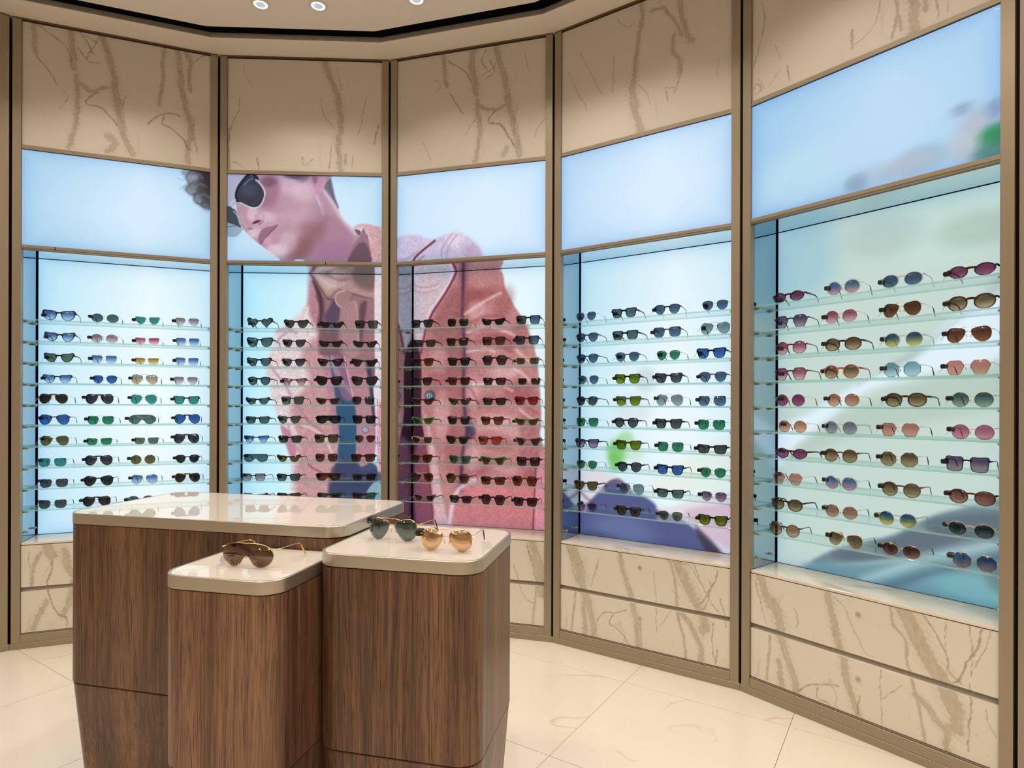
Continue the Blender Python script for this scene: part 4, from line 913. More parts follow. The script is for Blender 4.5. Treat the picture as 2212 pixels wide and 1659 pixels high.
# floor: a dark bed with marble tiles laid diagonally on it, open joints between them
far = inset_poly(-.30)
structure('floor', MB().prism([PL]+[PR]+far[::-1], -.06, -.012), simple_noisy('tile_bed_grout', (.66,.58,.46), .8, 0, .2, .05, 30))
FLO = bpy.data.objects['floor']
ta = -math.radians(33.2); ca = np.array([math.cos(ta), math.sin(ta)]); na = np.array([-ca[1], ca[0]]); TS = .7125
nt_ = 0; clip_poly = [np.array(p) for p in ([PL, PR]+inset_poly(-.02)[::-1])]
def clip(poly, clipper):
    # Sutherland-Hodgman against a convex clipper (the plan is convex)
    out = [np.array(p) for p in poly]; m = len(clipper)
    area = sum(clipper[i][0]*clipper[(i+1) % m][1]-clipper[(i+1) % m][0]*clipper[i][1] for i in range(m)); sg = 1 if area > 0 else -1
    for i in range(m):
        a, b = clipper[i], clipper[(i+1) % m]; e = b-a; inp = out; out = []
        f = lambda p: sg*(e[0]*(p[1]-a[1])-e[1]*(p[0]-a[0]))
        for j in range(len(inp)):
            p, q = inp[j], inp[(j+1) % len(inp)]; fp, fq = f(p), f(q)
            if fp >= 0: out.append(p)
            if (fp >= 0) != (fq >= 0): out.append(p+(q-p)*fp/(fp-fq))
        if not out: break
    return out
for i in range(-9, 9):
    for j in range(-9, 9):
        gx = .0010
        a0, a1 = -1.110+TS*i+gx, -1.110+TS*(i+1)-gx; k0, k1 = 2.668+TS*(j-1)+gx, 2.668+TS*j-gx
        P = clip([ca*a+na*k for a, k in ((a0,k0),(a1,k0),(a1,k1),(a0,k1))], clip_poly)
        if len(P) < 3: continue
        ar = abs(sum(P[q][0]*P[(q+1) % len(P)][1]-P[(q+1) % len(P)][0]*P[q][1] for q in range(len(P))))/2
        if ar < .004: continue
        c = sum(P)/len(P)
        t = MB().prism([tuple(p-c) for p in P], -.012, 0)
        o = obj('tile', t, MARB_FL[(i*5+j*3) % 4], FLO, (c[0], c[1], 0)); nt_ += 1
# ceiling: outer ring, shadow slot, inner field
ringo, ringi, sloti = inset_poly(-.30), inset_poly(.165), inset_poly(.268)
def strip(A, B, z0, z1):
    m = MB(); n = len(A)
    for i in range(n-1):
        m.add([(*A[i], z0), (*A[i+1], z0), (*B[i+1], z0), (*B[i], z0), (*A[i], z1), (*A[i+1], z1), (*B[i+1], z1), (*B[i], z1)],
              [(0,1,2,3), (7,6,5,4), (0,4,5,1), (1,5,6,2), (2,6,7,3), (3,7,4,0)])
    return m
def ext(P, dl): # continue the ring towards the back of the room
    return [(P[0][0]-.2-dl*.2, -2.7)]+P+[(P[-1][0]+.35+dl*.2, -2.7)]
structure('ceiling', strip(ext(ringo, 1), ext(ringi, 0), CEIL_Z, CEIL_Z+.02), CEIL)
structure('trim_1', strip(ext(ringi, 0), ext(inset_poly(.158), 0), CEIL_Z+.003, CEIL_Z+.029), TRIMG)
structure('trim_2', strip(ext(inset_poly(.15), 0), ext(inset_poly(.29), 0), CEIL_Z+.19, CEIL_Z+.21), BLACK)
structure('trim_3', strip(ext(inset_poly(.150), 0), ext(inset_poly(.158), 0), CEIL_Z+.029, CEIL_Z+.2), BLACK)
e = ext(sloti, 0); structure('ceiling_inner', MB().prism([tuple(p) for p in e][::-1], CEIL_Z, CEIL_Z+.03), CEIL)
structure('trim_4', strip(ext(inset_poly(.266), 0), ext(inset_poly(.28), 0), CEIL_Z+.031, CEIL_Z+.2), BLACK)

# ------------------------------------------------------------------ downlights
def lit_mat(name, c, s):
    m, nt, out = newmat(name); em = nt.nodes.new('ShaderNodeEmission'); v = mapping(nt, (1,1,1)); n = noise(nt, v, 90, 2)
    nt.links.new(mixc(nt, math_(nt, 'MULTIPLY', n, .3), c, tuple(x*.9 for x in c)), em.inputs[0]); em.inputs[1].default_value = s
    nt.links.new(em.outputs[0], out.inputs[0]); return m
LAMP_ON = lit_mat('lamp_glow', (1.0,.93,.82), 2.2); LAMP_LENS = lit_mat('lamp_lens', (.70,.76,.84), .75)
LAMP_ON.cycles.emission_sampling = 'NONE'; LAMP_LENS.cycles.emission_sampling = 'NONE'
RINGM = simple_noisy('downlight_rim', (.74,.64,.52), .5, 0, .3, .02, 20)
def circ(r, z, n=28): return [(r*math.cos(2*math.pi*i/n), r*math.sin(2*math.pi*i/n), z) for i in range(n)]
_dl = []
def downlight(x, y, power, label=None, size=114, blend=.7, group=None):
    M = Matrix.Translation((x, y, CEIL_Z))
    r = empty('downlight', M, label or 'small round recessed downlight added outside the view to light the room', 'ceiling light', group or 'recessed downlights')
    if not _dl:
        _dl.append(MB().loft([circ(.048, -.0005), circ(.047, -.0035), circ(.036, -.004), circ(.034, -.001), circ(.034, -.0005)], smooth=False, capb=False, capt=False).mesh('rim'))
        _dl.append(MB().loft([circ(.034, -.001), circ(.031, -.0015), circ(.023, -.0022)], capb=False, capt=False).mesh('reflector'))
        _dl.append(MB().loft([circ(.023, -.0025), circ(.015, -.0045), circ(.0, -.005)], capb=False, capt=False).mesh('lamp'))
    obj('rim', _dl[0], RINGM, r); obj('reflector', _dl[1], LAMP_ON, r); obj('lamp', _dl[2], LAMP_LENS, r)
    l = bpy.data.lights.new('downlight_beam', 'SPOT'); l.energy = power; l.color = LAMP_WARM; l.spot_size = math.radians(size); l.spot_blend = blend; l.shadow_soft_size = .03
    lo = bpy.data.objects.new('downlight_beam', l); COL.objects.link(lo); lo.parent = r; lo.location = (0, 0, -.012)
vis = [((-1.291, 3.089), 'bright round ceiling downlight with a faceted bluish lens, nearest the curly-hair print'),
       ((-1.0, 3.099), 'bright round ceiling downlight with pale lens, closest neighbour of the faceted one'),
       ((-.489, 3.05), 'bright round ceiling downlight standing apart, cut off by the picture top edge')]
for (x, y), lb in vis: downlight(x, y, SPOT_W, lb)
for k in (0, 1, 3, 4, 5, 6):
    o, a = BAYM[k]; u = np.array([math.cos(a), math.sin(a)]); nn = np.array([math.sin(a), -math.cos(a)])
    for f_ in ((.30, .62) if k != 3 else (.86,)):
        p = o+u*WT*f_+nn*.48; downlight(p[0], p[1], SPOT_W)
for x, y in ((-2.2,1.9),(-1.2,2.1),(-.25,2.1),(.55,1.5),(-2.4,.7),(-1.2,.9),(-.1,.6),(.9,.3),(-2.4,-.8),(-1.1,-.8),(.2,-.8),(1.3,-1.0),(-2.2,-2.0),(-.5,-2.0),(1.2,-2.0)):  # unseen mid-room lamps, added to brighten floor and plinths
    downlight(x, y, ROOM_W, size=125, blend=.6)

# ------------------------------------------------------------------ display bays
BAYN = {0:'far-end bay',1:'blank-sky bay',2:'face-print bay',3:'coat-sleeve bay',4:'green-blur bay',5:'grey-blur bay',6:'outermost bay'}
BLAB = {0:'bronze-framed display bay of which only one post edge shows beside the blank-sky bay',
 1:'bronze and marble display bay with pale sky print, curly hair at one edge',
 2:'bronze and marble display bay with printed face wearing sunglasses above the shelves',
 3:'bronze and marble display bay with pink wool coat sleeve print behind shelves',
 4:'bronze and marble display bay with sky print, green blur and blue jeans below',
 5:'widest-looking bronze and marble display bay with blurred grey and teal print',
 6:'dark bronze post of a further display bay at the picture edge'}
ZS = [1.755-.114*i for i in range(10)]
NOTCH = {1: .150, 2: .572}
shared = {}
def sh(name, fn):
    if name not in shared: shared[name] = fn()
    return shared[name]
def marble_off(base, k): return base
def bay(k, full=True):
    root = empty('display_bay', bayM(k), BLAB[k], 'display case', 'faceted display bays'); x0, x1 = X0, X0+WO
    P = lambda nm, mb, mats: obj(nm, mb, mats, root)
    P('post', sh('postL', lambda: MB().box((GG,0,.032),(X0,.034,3.336), bev=.0008).mesh('post')), BRONZE)
    P('post', sh('postR', lambda: MB().box((x1,0,.032),(x1+GP,.034,3.336), bev=.0008).mesh('post')), BRONZE)
    P('base_rail', sh('base', lambda: MB().box((x0+.0005,.0015,.032),(x1-.0005,.034,.074), bev=.0008).box((0.0005,-.001,0),(WT-.0005,.034,.0315), bev=.0008).box((x0,.008,.0755),(x1,.034,.079)).mesh('base_rail')), BRONZE)
    P('blackout_carcass', sh('carc', lambda: MB().box((GG+.001,.035,0),(x0-.006,.275,3.33)).box((x1+.006,.035,0),(WT-GG-.001,.275,3.33)).box((x0-.006,.262,0),(x1+.006,.275,3.33)).box((x0-.006,.034,3.325),(x1+.006,.262,3.335)).box((0.0,.02,.0315),(GG,.05,3.33)).box((WT-GG,.02,.0315),(WT,.05,3.33)).mesh('blackout_carcass')), BLACK)  # black box behind the bay, added to block light
    slab('header_panel', 'h%d' % k, x0+.001, x1-.001, .012, .033, 2.676, 3.331, .0035, root, x0, MARB_UP)
    P('header_shadow_strip', sh('hshadow', lambda: MB().box((GG,.002,3.3365),(WT-GG,.03,3.3445)).mesh('header_shadow_strip')), BRONZE_SHADOW)  # dark strip in place of the shadow under the ceiling
    P('crossbar', sh('cb1', lambda: MB().box((x0,.006,2.6555),(x1,.03,2.6735), bev=.001).box((x0,.003,2.653),(x1,.012,2.6565)).mesh('crossbar')), BRONZE)
    print_panel('light_panel', 'u%d' % k, x0+.001, x1-.001, .012, 2.146, 2.650, .004 if k in (2,) else (.006 if k in (1,3) else .02), root, x0)
    P('crossbar', sh('cb2', lambda: MB().box((x0,.003,2.128),(x1,.03,2.1445), bev=.001).box((x0,.006,2.124),(x1,.03,2.1285)).mesh('crossbar')), BRONZE)
    print_panel('back_panel', 'n%d' % k, x0+.0065, x1-.0065, .232, .563, 2.118, .004 if k in (2,3) else (.010 if k in (4,5) else .02), root, x0)
    P('side_mirror', sh('smL', lambda: MB().box((x0-.005,.035,.5615),(x0,.224,2.1235)).mesh('side_mirror')), MIRROR)
    P('side_mirror', sh('smR', lambda: MB().box((x1,.035,.5615),(x1+.005,.224,2.1235)).mesh('side_mirror')), MIRROR)
    P('soffit_mirror', sh('sof', lambda: MB().box((x0,.031,2.1205),(x1,.23,2.1275)).mesh('soffit_mirror')), SOFFIT)
    P('ledge', sh('ledge', lambda: MB().box((x0+.0015,.0115,.5485),(x1-.0015,.246,.5605), bev=.001).mesh('ledge')), MARB_LG)
    P('finger_groove', sh('fg', lambda: MB().add([(x0,.034,.325),(x1,.034,.325),(x1,.022,.299),(x0,.022,.299),(x0,.04,.325),(x1,.04,.325),(x1,.04,.299),(x0,.04,.299)],[(3,2,1,0),(4,5,6,7),(0,1,5,4),(3,7,6,2),(0,4,7,3),(1,2,6,5)]).mesh('finger_groove')), GROOVE)
    for z0, z1, nm in ((.323,.5445,'d1'),(.0815,.3005,'d2')):
        d = slab('drawer', 'd%d' % k, x0+.0015, x1-.0015, .012, .034, z0, z1, .0035, root, x0, MARB_DR)
        zl = .484 if nm == 'd1' else .2295
        lk = obj('lock', sh('lock', lambda: lockmesh()), [LOCKM, BLACK], d, (x0+.4565, .0118, zl))
    if k in NOTCH: obj('notch', MB().box((x0+NOTCH[k]-.002,.0024,2.1245),(x0+NOTCH[k]+.002,.0032,2.144)), BLACK, root)
    if not full: return root
    for i, z in enumerate(ZS):
        g = P('glass_shelf', sh('shelf', lambda: shelfmesh(x0+.0025, x1-.0025)), [GLASS, GEDGE]); g.location = (0, 0, z)
        for xx, mir in ((x0+.0004, 1), (x1-.0004, -1)):
            for yy in (.062, .175):
                c = obj('shelf_clip', sh('clip%d' % mir, lambda: MB().box((0,-.011,-.0165) if mir > 0 else (-.016,-.011,-.0165),(.016,.011,-.0075) if mir > 0 else (0,.011,-.0075), bev=.002).tube([(0,0,-.012),(.0185*mir,0,-.012)], .0035, 8).mesh('shelf_clip')), STEEL, g, (xx, yy, 0))
    # one spare row of clips below the lowest shelf
    for yy in (.062, .175):
        for xx, mir in ((x0+.0004, 1), (x1-.0004, -1)): obj('shelf_clip', shared['clip%d' % mir], STEEL, root, (xx, yy, ZS[-1]-.108))
    return root
def lockmesh():
    m = MB(); M = Matrix.Rotation(math.pi/2, 4, 'X')
    m.loft([[tuple(M @ Vector(p)) for p in circ(r, z, 20)] for r, z in ((.0115, -.001), (.0115, .0012), (.0095, .002), (.0088, .0012), (.0055, .0012), (.0052, .003), (.0048, .003))], smooth=False)
    m.box((-.0008,-.0038,-.0032),(.0008,-.0028,.0032), 1)
    return m.mesh('lock')
def shelfmesh(a, b):
    m = MB(); y0, y1, z0, z1 = .040, .216, -.0075, 0; c = .0012
    m.add([(a,y0+c,z1),(b,y0+c,z1),(b,y1,z1),(a,y1,z1),(a,y0+c,z0),(b,y0+c,z0),(b,y1,z0),(a,y1,z0)], [(0,1,2,3),(7,6,5,4)], 0)
    m.add([(a,y0+c,z1),(b,y0+c,z1),(b,y0,z1-c),(a,y0,z1-c),(a,y0,z0+c),(b,y0,z0+c),(b,y0+c,z0),(a,y0+c,z0),(b,y1,z1),(b,y1,z0),(a,y1,z1),(a,y1,z0)],
          [(3,2,1,0),(4,5,2,3),(7,6,5,4),(1,2,5,6,9,8),(8,9,11,10),(0,10,11,7,4,3)], 1)
    return m.mesh('glass_shelf')
for k in range(7): bay(k, 1 <= k <= 5)

# ------------------------------------------------------------------ sunglasses
DIM = {'cat':(.054,.044),'scat':(.053,.035),'bfly':(.060,.051),'sq':(.053,.045),'rect':(.053,.038),'way':(.053,.044),'flat':(.055,.041),'pan':(.050,.046),
 'rnd':(.054,.053),'ova':(.058,.049),'avi':(.058,.055),'nav':(.056,.048),'hex':(.060,.052),'oct':(.056,.056),'oct2':(.057,.041),'geo':(.056,.048),'hrt':(.055,.050),'ang':(.056,.040),'bsq':(.052,.052),'shd':(.140,.056),'msk':(.142,.045)}
SHN = {'cat':'cat-eye','scat':'slim cat-eye','bfly':'butterfly','sq':'square','rect':'rectangular','way':'trapezoid','flat':'flat-top','pan':'panto','rnd':'round','ova':'oval','avi':'aviator',
 'nav':'navigator','hex':'hexagonal','oct':'octagonal','oct2':'pointed-oval','geo':'faceted','hrt':'heart-shaped','ang':'angular cat-eye','shd':'shield','msk':'mask','bsq':'square'}
POLY = {'hex':[(.5,.18),(.28,.5),(-.30,.5),(-.5,.12),(-.26,-.5),(.26,-.5)],'oct':[(.5,.21),(.21,.5),(-.21,.5),(-.5,.21),(-.5,-.21),(-.21,-.5),(.21,-.5),(.5,-.21)],
 'geo':[(.5,.30),(.34,.5),(-.40,.48),(-.5,.30),(-.44,-.10),(-.16,-.5),(.22,-.5),(.46,-.10)],'ang':[(.56,.5),(-.42,.42),(-.5,.30),(-.14,-.5),(.24,-.5)],
 'nav':[(.5,.34),(.40,.5),(-.40,.46),(-.5,.20),(-.40,-.34),(-.16,-.5),(.30,-.5),(.5,-.18)],'flat':[(.52,.5),(-.46,.5),(-.5,.3),(-.36,-.42),(-.2,-.5),(.3,-.5),(.46,-.36)]}
CTRL = {'avi':[(-.44,.34),(-.15,.46),(.24,.50),(.46,.32),(.51,.02),(.44,-.28),(.22,-.48),(-.06,-.47),(-.31,-.24),(-.47,.10)],
 'way':[(-.50,.34),(-.38,.48),(0,.49),(.36,.52),(.53,.44),(.49,.08),(.39,-.34),(.20,-.49),(-.14,-.50),(-.37,-.35),(-.48,0)],
 'cat':[(-.48,.28),(-.30,.46),(.08,.47),(.40,.51),(.55,.45),(.51,.14),(.39,-.24),(.12,-.49),(-.18,-.48),(-.41,-.16)],
 'scat':[(-.50,.26),(-.38,.42),(.06,.46),(.42,.53),(.58,.50),(.50,.16),(.36,-.24),(.20,-.46),(-.10,-.50),(-.32,-.38),(-.46,-.06)],
 'pan':[(-.46,.30),(-.24,.48),(.18,.50),(.46,.38),(.51,.12),(.38,-.28),(.12,-.49),(-.12,-.49),(-.36,-.28),(-.48,.04)],
 'bfly':[(-.46,.28),(-.25,.44),(.25,.49),(.49,.46),(.54,.18),(.44,-.24),(.18,-.48),(-.14,-.48),(-.38,-.24)],
 'sq':[(-.50,.32),(-.40,.47),(0,.49),(.40,.50),(.52,.40),(.51,0),(.44,-.36),(.28,-.50),(-.22,-.50),(-.41,-.38),(-.49,0)],
 'bsq':[(-.48,.34),(-.36,.48),(0,.48),(.40,.50),(.52,.38),(.50,0),(.46,-.38),(.30,-.50),(-.22,-.50),(-.40,-.38),(-.47,0)],
 'rect':[(-.50,.30),(-.42,.45),(0,.48),(.40,.50),(.52,.38),(.50,0),(.43,-.36),(.28,-.50),(-.22,-.50),(-.40,-.36),(-.49,0)]}
for _k, _h in (('shd', [(.0,.50),(.25,.49),(.42,.36),(.50,.08),(.475,-.22),(.37,-.44),(.25,-.50),(.14,-.40),(.075,-.18),(.035,-.07)]), ('msk', [(.0,.50),(.30,.50),(.48,.44),(.50,.12),(.455,-.30),(.34,-.49),(.18,-.47),(.085,-.22),(.04,-.12)])):
    CTRL[_k] = _h+[(0, _h[-1][1]+.03)]+[(-x, z) for x, z in _h[:0:-1]]
def outline(shape, w, h, n=30):
    pts = []
    if shape in CTRL:
        P = smooth_pts(CTRL[shape], True, 3)[::-1]; x0, x1, z0, z1 = P[:,0].min(), P[:,0].max(), P[:,1].min(), P[:,1].max()
        return [((x-(x0+x1)/2)/(x1-x0)*w, (z-(z0+z1)/2)/(z1-z0)*h) for x, z in P[::-1]][::-1]
    if shape in POLY:
        C = [np.array(p) for p in POLY[shape]]; m = len(C); L = [np.linalg.norm(C[(i+1) % m]-C[i]) for i in range(m)]; T = sum(L)
        rad = {'hex':.10,'oct':.05,'geo':.10,'ang':.10,'nav':.16,'flat':.12}[shape]
        for i in range(m):
            a, b, c = C[i-1], C[i], C[(i+1) % m]; ua = (a-b)/np.linalg.norm(a-b); uc = (c-b)/np.linalg.norm(c-b)
            for t in (0, .25, .5, .75, 1):
                p = (b+ua*rad)*(1-t)**2+2*b*t*(1-t)+(b+uc*rad)*t*t; pts.append((p[0]*w, p[1]*h))
        return pts
    if shape == 'hrt':
        for i in range(n):
            t = 2*math.pi*i/n+math.pi/2; x = 16*math.sin(t)**3; y = 13*math.cos(t)-5*math.cos(2*t)-2*math.cos(3*t)-math.cos(4*t)
            pts.append((x/32*w+max(0, y)*.0002, (y+2.5)/29*h+max(0,x)*.00045))
        return pts[::-1] if False else pts
    if shape in ('shd', 'msk'):
        N_ = 48
        for i in range(N_):
            t = 2*math.pi*i/N_; c, s = math.cos(t), math.sin(t); p = 2.6 if shape == 'shd' else 5.0
            x = math.copysign(abs(c)**(2/p), c)*w/2; z = math.copysign(abs(s)**(2/p), s)*h/2
            if shape == 'shd':
                if z < 0: x *= 1-.16*(-z/(h/2))**2; z *= 1+.05*math.sin(min(1, abs(x)/.06)*math.pi)
                else: x *= 1-.05*(z/(h/2))
            if z < 0: z = z+ .60*h*math.exp(-(abs(x)/.0125)**2.6)*(min(1, -z/(h/2))) - .0*h
            if z < -.0*h and abs(x) > .012: z *= 1+.03
            pts.append((x, z))
        return pts
    ex = {'cat':2.3,'scat':2.4,'bfly':2.8,'sq':4.2,'rect':4.0,'way':3.7,'pan':2.35,'rnd':2.0,'ova':2.1,'avi':2.15,'oct2':1.8}[shape]
    for i in range(n):
        t = 2*math.pi*i/n; c, s = math.cos(t), math.sin(t)
        x = math.copysign(abs(c)**(2/ex), c); z = math.copysign(abs(s)**(2/ex), s)
        if shape in ('cat','scat','bfly'):
            z += {'cat':.20,'scat':.26,'bfly':.10}[shape]*max(0, x)**2*max(0, .5+z*.5); x *= 1-(.22 if shape != 'bfly' else .10)*max(0, -z); x += .04*max(0, z)
            if shape == 'scat': z = min(z, 1.0+.2*max(0, x))
        elif shape == 'way': x *= 1-.15*max(0, -z); z -= .10*max(0, -x)*max(0, z)
        elif shape in ('sq','rect'): x *= 1-.06*max(0, -z)
        elif shape == 'pan': x *= 1-.16*max(0, -z)**1.3; z *= 1 if z > 0 else 1.0
        elif shape == 'avi': x = x*(1-.30*max(0, -z)**1.2)+.16*max(0, -z)+.0; z = z if z < 0 else z*.88; z -= .06*max(0, -x)
        elif shape == 'oct2': z += .10*max(0, x)
        pts.append((x*w/2, z*h/2))
    return pts
def curve_y(x): return 1.15*x*x
SPOFF = {'cat':.004,'scat':.004,'bfly':.004,'ang':.004,'hrt':.005,'bfly':.004}
def build_glasses(shape, rim, detail=False):
    """meshes: frame, lens (right, left) or single lens, temple right/left, in glasses space (x across, y back, z up, lens bottom at 0)"""
    w, h = DIM[shape]; single = shape in ('shd','msk'); gap = .0085 if rim in 'mdrl' else .0095
    rt = {'a':.0025,'t':.0016,'m':.0010,'r':.0,'d':.0010,'l':.0018}[rim]
    O = outline(shape, w, h); n = len(O); cx = 0 if single else gap+w/2+(rt if rim in 'at' else 0)
    zc = -min(z for x, z in O)*(1.125 if rim == 'd' else 1)+rt
    out = {}
    def lens(side):
        m = MB(); L = []
        for yy, sg in ((0, 1), (.0018, -1)):
            V = [((x*side+cx*side), 0, z+zc) for x, z in O]; V = [(x, curve_y(x)-.0012+yy, z) for x, y, z in V]
            c_ = (cx*side, curve_y(cx)-.0012+yy-.0022, zc); mid = [(.5*(p[0]+c_[0]), .5*(p[1]+c_[1])-.0008, .5*(p[2]+c_[2])) for p in V]
            if single: mid = [(p[0], curve_y(p[0])-.0012+yy, .5*(p[2]-zc)+zc+.003*0) for p in V]; mid = [(p[0]*.9, curve_y(p[0]*.9)-.0012+yy, max(p[2], zc+.1*h) if abs(p[0]) < .02 else p[2]) for p in mid]
            L.append((V, mid, c_))
        (V0, m0, c0), (V1, m1, c1) = L; vs = V0+m0+[c0]+V1+m1+[c1]; fs = []
        for b, rev in ((0, False), (2*n+1, True)):
            for i in range(n):
                j = (i+1) % n; q = (b+i, b+j, b+n+j, b+n+i); t = (b+n+i, b+n+j, b+2*n)
                fs += [q[::-1], t[::-1]] if rev else [q, t]
        for i in range(n): j = (i+1) % n; fs.append((i, 2*n+1+i, 2*n+1+j, j))
        if single:   # strip-fill of the one-piece visor instead of a fan
            fs = []; top = sorted(range(n), key=lambda i: V0[i][0])
            vs = V0+V1
            from mathutils.geometry import tessellate_polygon
            tri = tessellate_polygon([[Vector((p[0], 0, p[2])).xzy for p in V0]])
            for t in tri: fs.append(tuple(t)); fs.append(tuple(q+n for q in t[::-1]))
            for i in range(n): j = (i+1) % n; fs.append((i, n+i, n+j, j))
        if side < 0: fs = [q[::-1] for q in fs]
        m.add(vs, fs, 0, True); me = m.mesh('lens')
        return me
    if single: out['lens'] = [lens(1)]
    else: out['lens'] = [lens(1), lens(-1)]
    fr = MB(); hz = zc+.26*h; xo = cx+w/2+rt
    for side in ((1,) if single else (1, -1)):
        P = [(x*side+cx*side, z+zc) for x, z in O]
        if rim in 'mdl' or (rim == 't' and single) or (single and rim == 'a'):
            fr.tube([(x, curve_y(x), z) for x, z in P], rt if rim != 'a' else .0022, 5, closed=True)
            if rim == 'd': fr.tube([(x+(x-cx*side)*.12, curve_y(x)-.0004, z+(z-zc)*.12) for x, z in P], .0008, 5, closed=True)
        elif rim in 'at':
            inner, outer = [], []
            for i, (x, z) in enumerate(P):
                a, b = P[i-1], P[(i+1) % n]; tx, tz = b[0]-a[0], b[1]-a[1]; l = math.hypot(tx, tz)+1e-9; nx, nz = tz/l, -tx/l
                if (nx*(x-cx*side)+nz*(z-zc)) < 0: nx, nz = -nx, -nz
                ox, oz = (x-cx*side)*side/(w/2), (z-zc)/(h/2)
                off = rt*(1+.45*max(0, oz))+ (SPOFF.get(shape, .0016) if rim == 'a' else .001)*max(0, ox)**3*max(0, oz+.2)
                inner.append((x-nx*.0004, z-nz*.0004)); outer.append((x+nx*off, z+nz*off))
            d = .0021 if rim == 'a' else .0014; vs = []
            for (L_, yy) in ((inner, -d), (outer, -d+.0005), (outer, d), (inner, d)): vs += [(x, curve_y(x)+yy, z) for x, z in L_]
            fs = []
            for r_ in range(4):
                for i in range(n):
                    j = (i+1) % n; q = (r_*n+i, ((r_+1) % 4)*n+i, ((r_+1) % 4)*n+j, r_*n+j); fs.append(q if side > 0 else q[::-1])
            fr.add(vs, fs, 0, True)
    g2 = gap+(rt if rim in 'at' else 0)+.0012
    if not single:
        if rim in 'at':
            t_ = .0035 if rim == 'a' else .0024; zb = zc+.25*h; vs = []
            for x in (-g2-.003, -g2*.45, 0, g2*.45, g2+.003):
                a = 1-(x/(g2+.003))**2; zt = zb+t_*1.3+.0016*a-.0*x; z0 = zb-t_*.9+.0032*a-.002
                for yy in (-.0022, .0022): vs += [(x, yy+.0001, z0), (x, yy+.0001, zt)]
            fs = []
            for i in range(4):
                b = i*4; fs += [(b, b+4, b+5, b+1), (b+2, b+3, b+7, b+6), (b+1, b+5, b+7, b+3), (b, b+2, b+6, b+4)]
            fr.add(vs, fs, 0, False)
        else:
            zb = zc+.16*h; xb = gap+.0022
            fr.tube([(-xb, .0002, zb-.001), (-xb*.6, -.0008, zb+.0018), (0, -.0012, zb+.0028), (xb*.6, -.0008, zb+.0018), (xb, .0002, zb-.001)], .00095, 5)
            if shape in ('avi','nav') and rim != 'r':
                xt = gap+w*.30; fr.tube([(-xt, curve_y(xt), zc+.43*h), (-xt*.4, -.0006, zc+.50*h), (0, -.001, zc+.505*h), (xt*.4, -.0006, zc+.50*h), (xt, curve_y(xt), zc+.43*h)], .00085, 5)
            if rim == 'l':
                fr.box((-.017, -.0022, zc+.34*h), (.017, .0018, zc+.34*h+.0072), 1, bev=.0012); fr.tube([(-.002,-.0024,zc+.4*h),(.002,-.0024,zc+.4*h)], .0012, 6)
    elif rim in 'mr' and shape != 'shd': fr.tube([(-w*.49, curve_y(w*.49), zc+.16*h), (-w*.40, curve_y(w*.4)-.0006, zc+.47*h), (-w*.2, curve_y(w*.2)-.0006, zc+.51*h), (0, -.0008, zc+.515*h), (w*.2, curve_y(w*.2)-.0006, zc+.51*h), (w*.40, curve_y(w*.4)-.0006, zc+.47*h), (w*.49, curve_y(w*.49), zc+.16*h)], .0011, 5)
    if rim == 'r' and not single:
        for sd in (1, -1):
            for xx, zz in ((gap+.004, zc+.14*h), (xo-.004, hz-.001)): fr.tube([(xx*sd, curve_y(xx)-.0026, zz), (xx*sd, curve_y(xx)+.0016, zz)], .0009, 5)
    # end pieces to the hinges
    for sd in (1, -1):
        xh = xo+.0035
        if rim in 'at' and not single:
            fr.box((min(sd*(xo-.002), sd*(xh+.001)), curve_y(xo)-.0018, hz-.0035), (max(sd*(xo-.002), sd*(xh+.001)), curve_y(xo)+.006, hz+.004), 0, bev=.0009)
        else: fr.tube([(sd*(xo-.0015), curve_y(xo), hz), (sd*(xo+.002), curve_y(xo)-.0004, hz+.0004), (sd*xh, curve_y(xo)+.004, hz)], .0012, 5)
    # nose pads
    pad = MB()
    if rim in 'mdrl':
        for sd in (1, -1):
            pad.tube([(sd*(gap+.001), .001, zc+.0), (sd*(gap-.0005), .006, zc-.001), (sd*(gap-.002), .007, zc-.004)], .0005, 4)
            pad.loft([[(sd*(gap-.002)+sd*.0006*q, .0075+yy*.003, zc-.0045+zz*.0062) for yy, zz in ((-1,0),(-.7,.7),(0,1),(.7,.7),(1,0),(.7,-.7),(0,-1),(-.7,-.7))] for q in (-1, 1)], smooth=False)
        out['nose_pads'] = pad.mesh('nose_pads')
    out['frame'] = fr.mesh('frame')
    tips = []
    y0 = curve_y(xo)+.004; out['temple'] = []
    for sd in (1, -1):
        t = MB(); xh = xo+.0035; a = rim in 'a' and True
        Pth = [(sd*xh, y0, hz), (sd*(xh-.0005), y0+.030, hz-.0005), (sd*(xh-.002), y0+.070, hz-.002), (sd*(xh-.003), y0+.092, hz-.004), (sd*(xh-.004), y0+.106, hz-.009), (sd*(xh-.005), y0+.118, (hz)*.42), (sd*(xh-.006), y0+.128, .0042)]
        if a: t.tube(Pth, [.0045, .0044, .0036, .0034, .0036, .0040, .0034], 6, flat=.42)
        elif rim == 't': t.tube(Pth, [.0026, .0024, .0022, .0022, .0028, .0034, .0030], 6, flat=.5)
        else:
            t.tube(Pth[:5], [.0010]*5, 5); t.tube(Pth[4:], [.0016, .0022, .0019], 6, 1)
            t.tube(Pth[3:5], [.0011, .0016], 5, 1)
        out['temple'].append(t.mesh('temple'))
    out['xh'] = xo+.0035; out['hz'] = hz; out['zc'] = zc; out['w'] = w; out['h'] = h
    return out
GL = {}
TIP = {'go':FR['to'], 'si':FR['bk'], 'gu':FR['bk']}
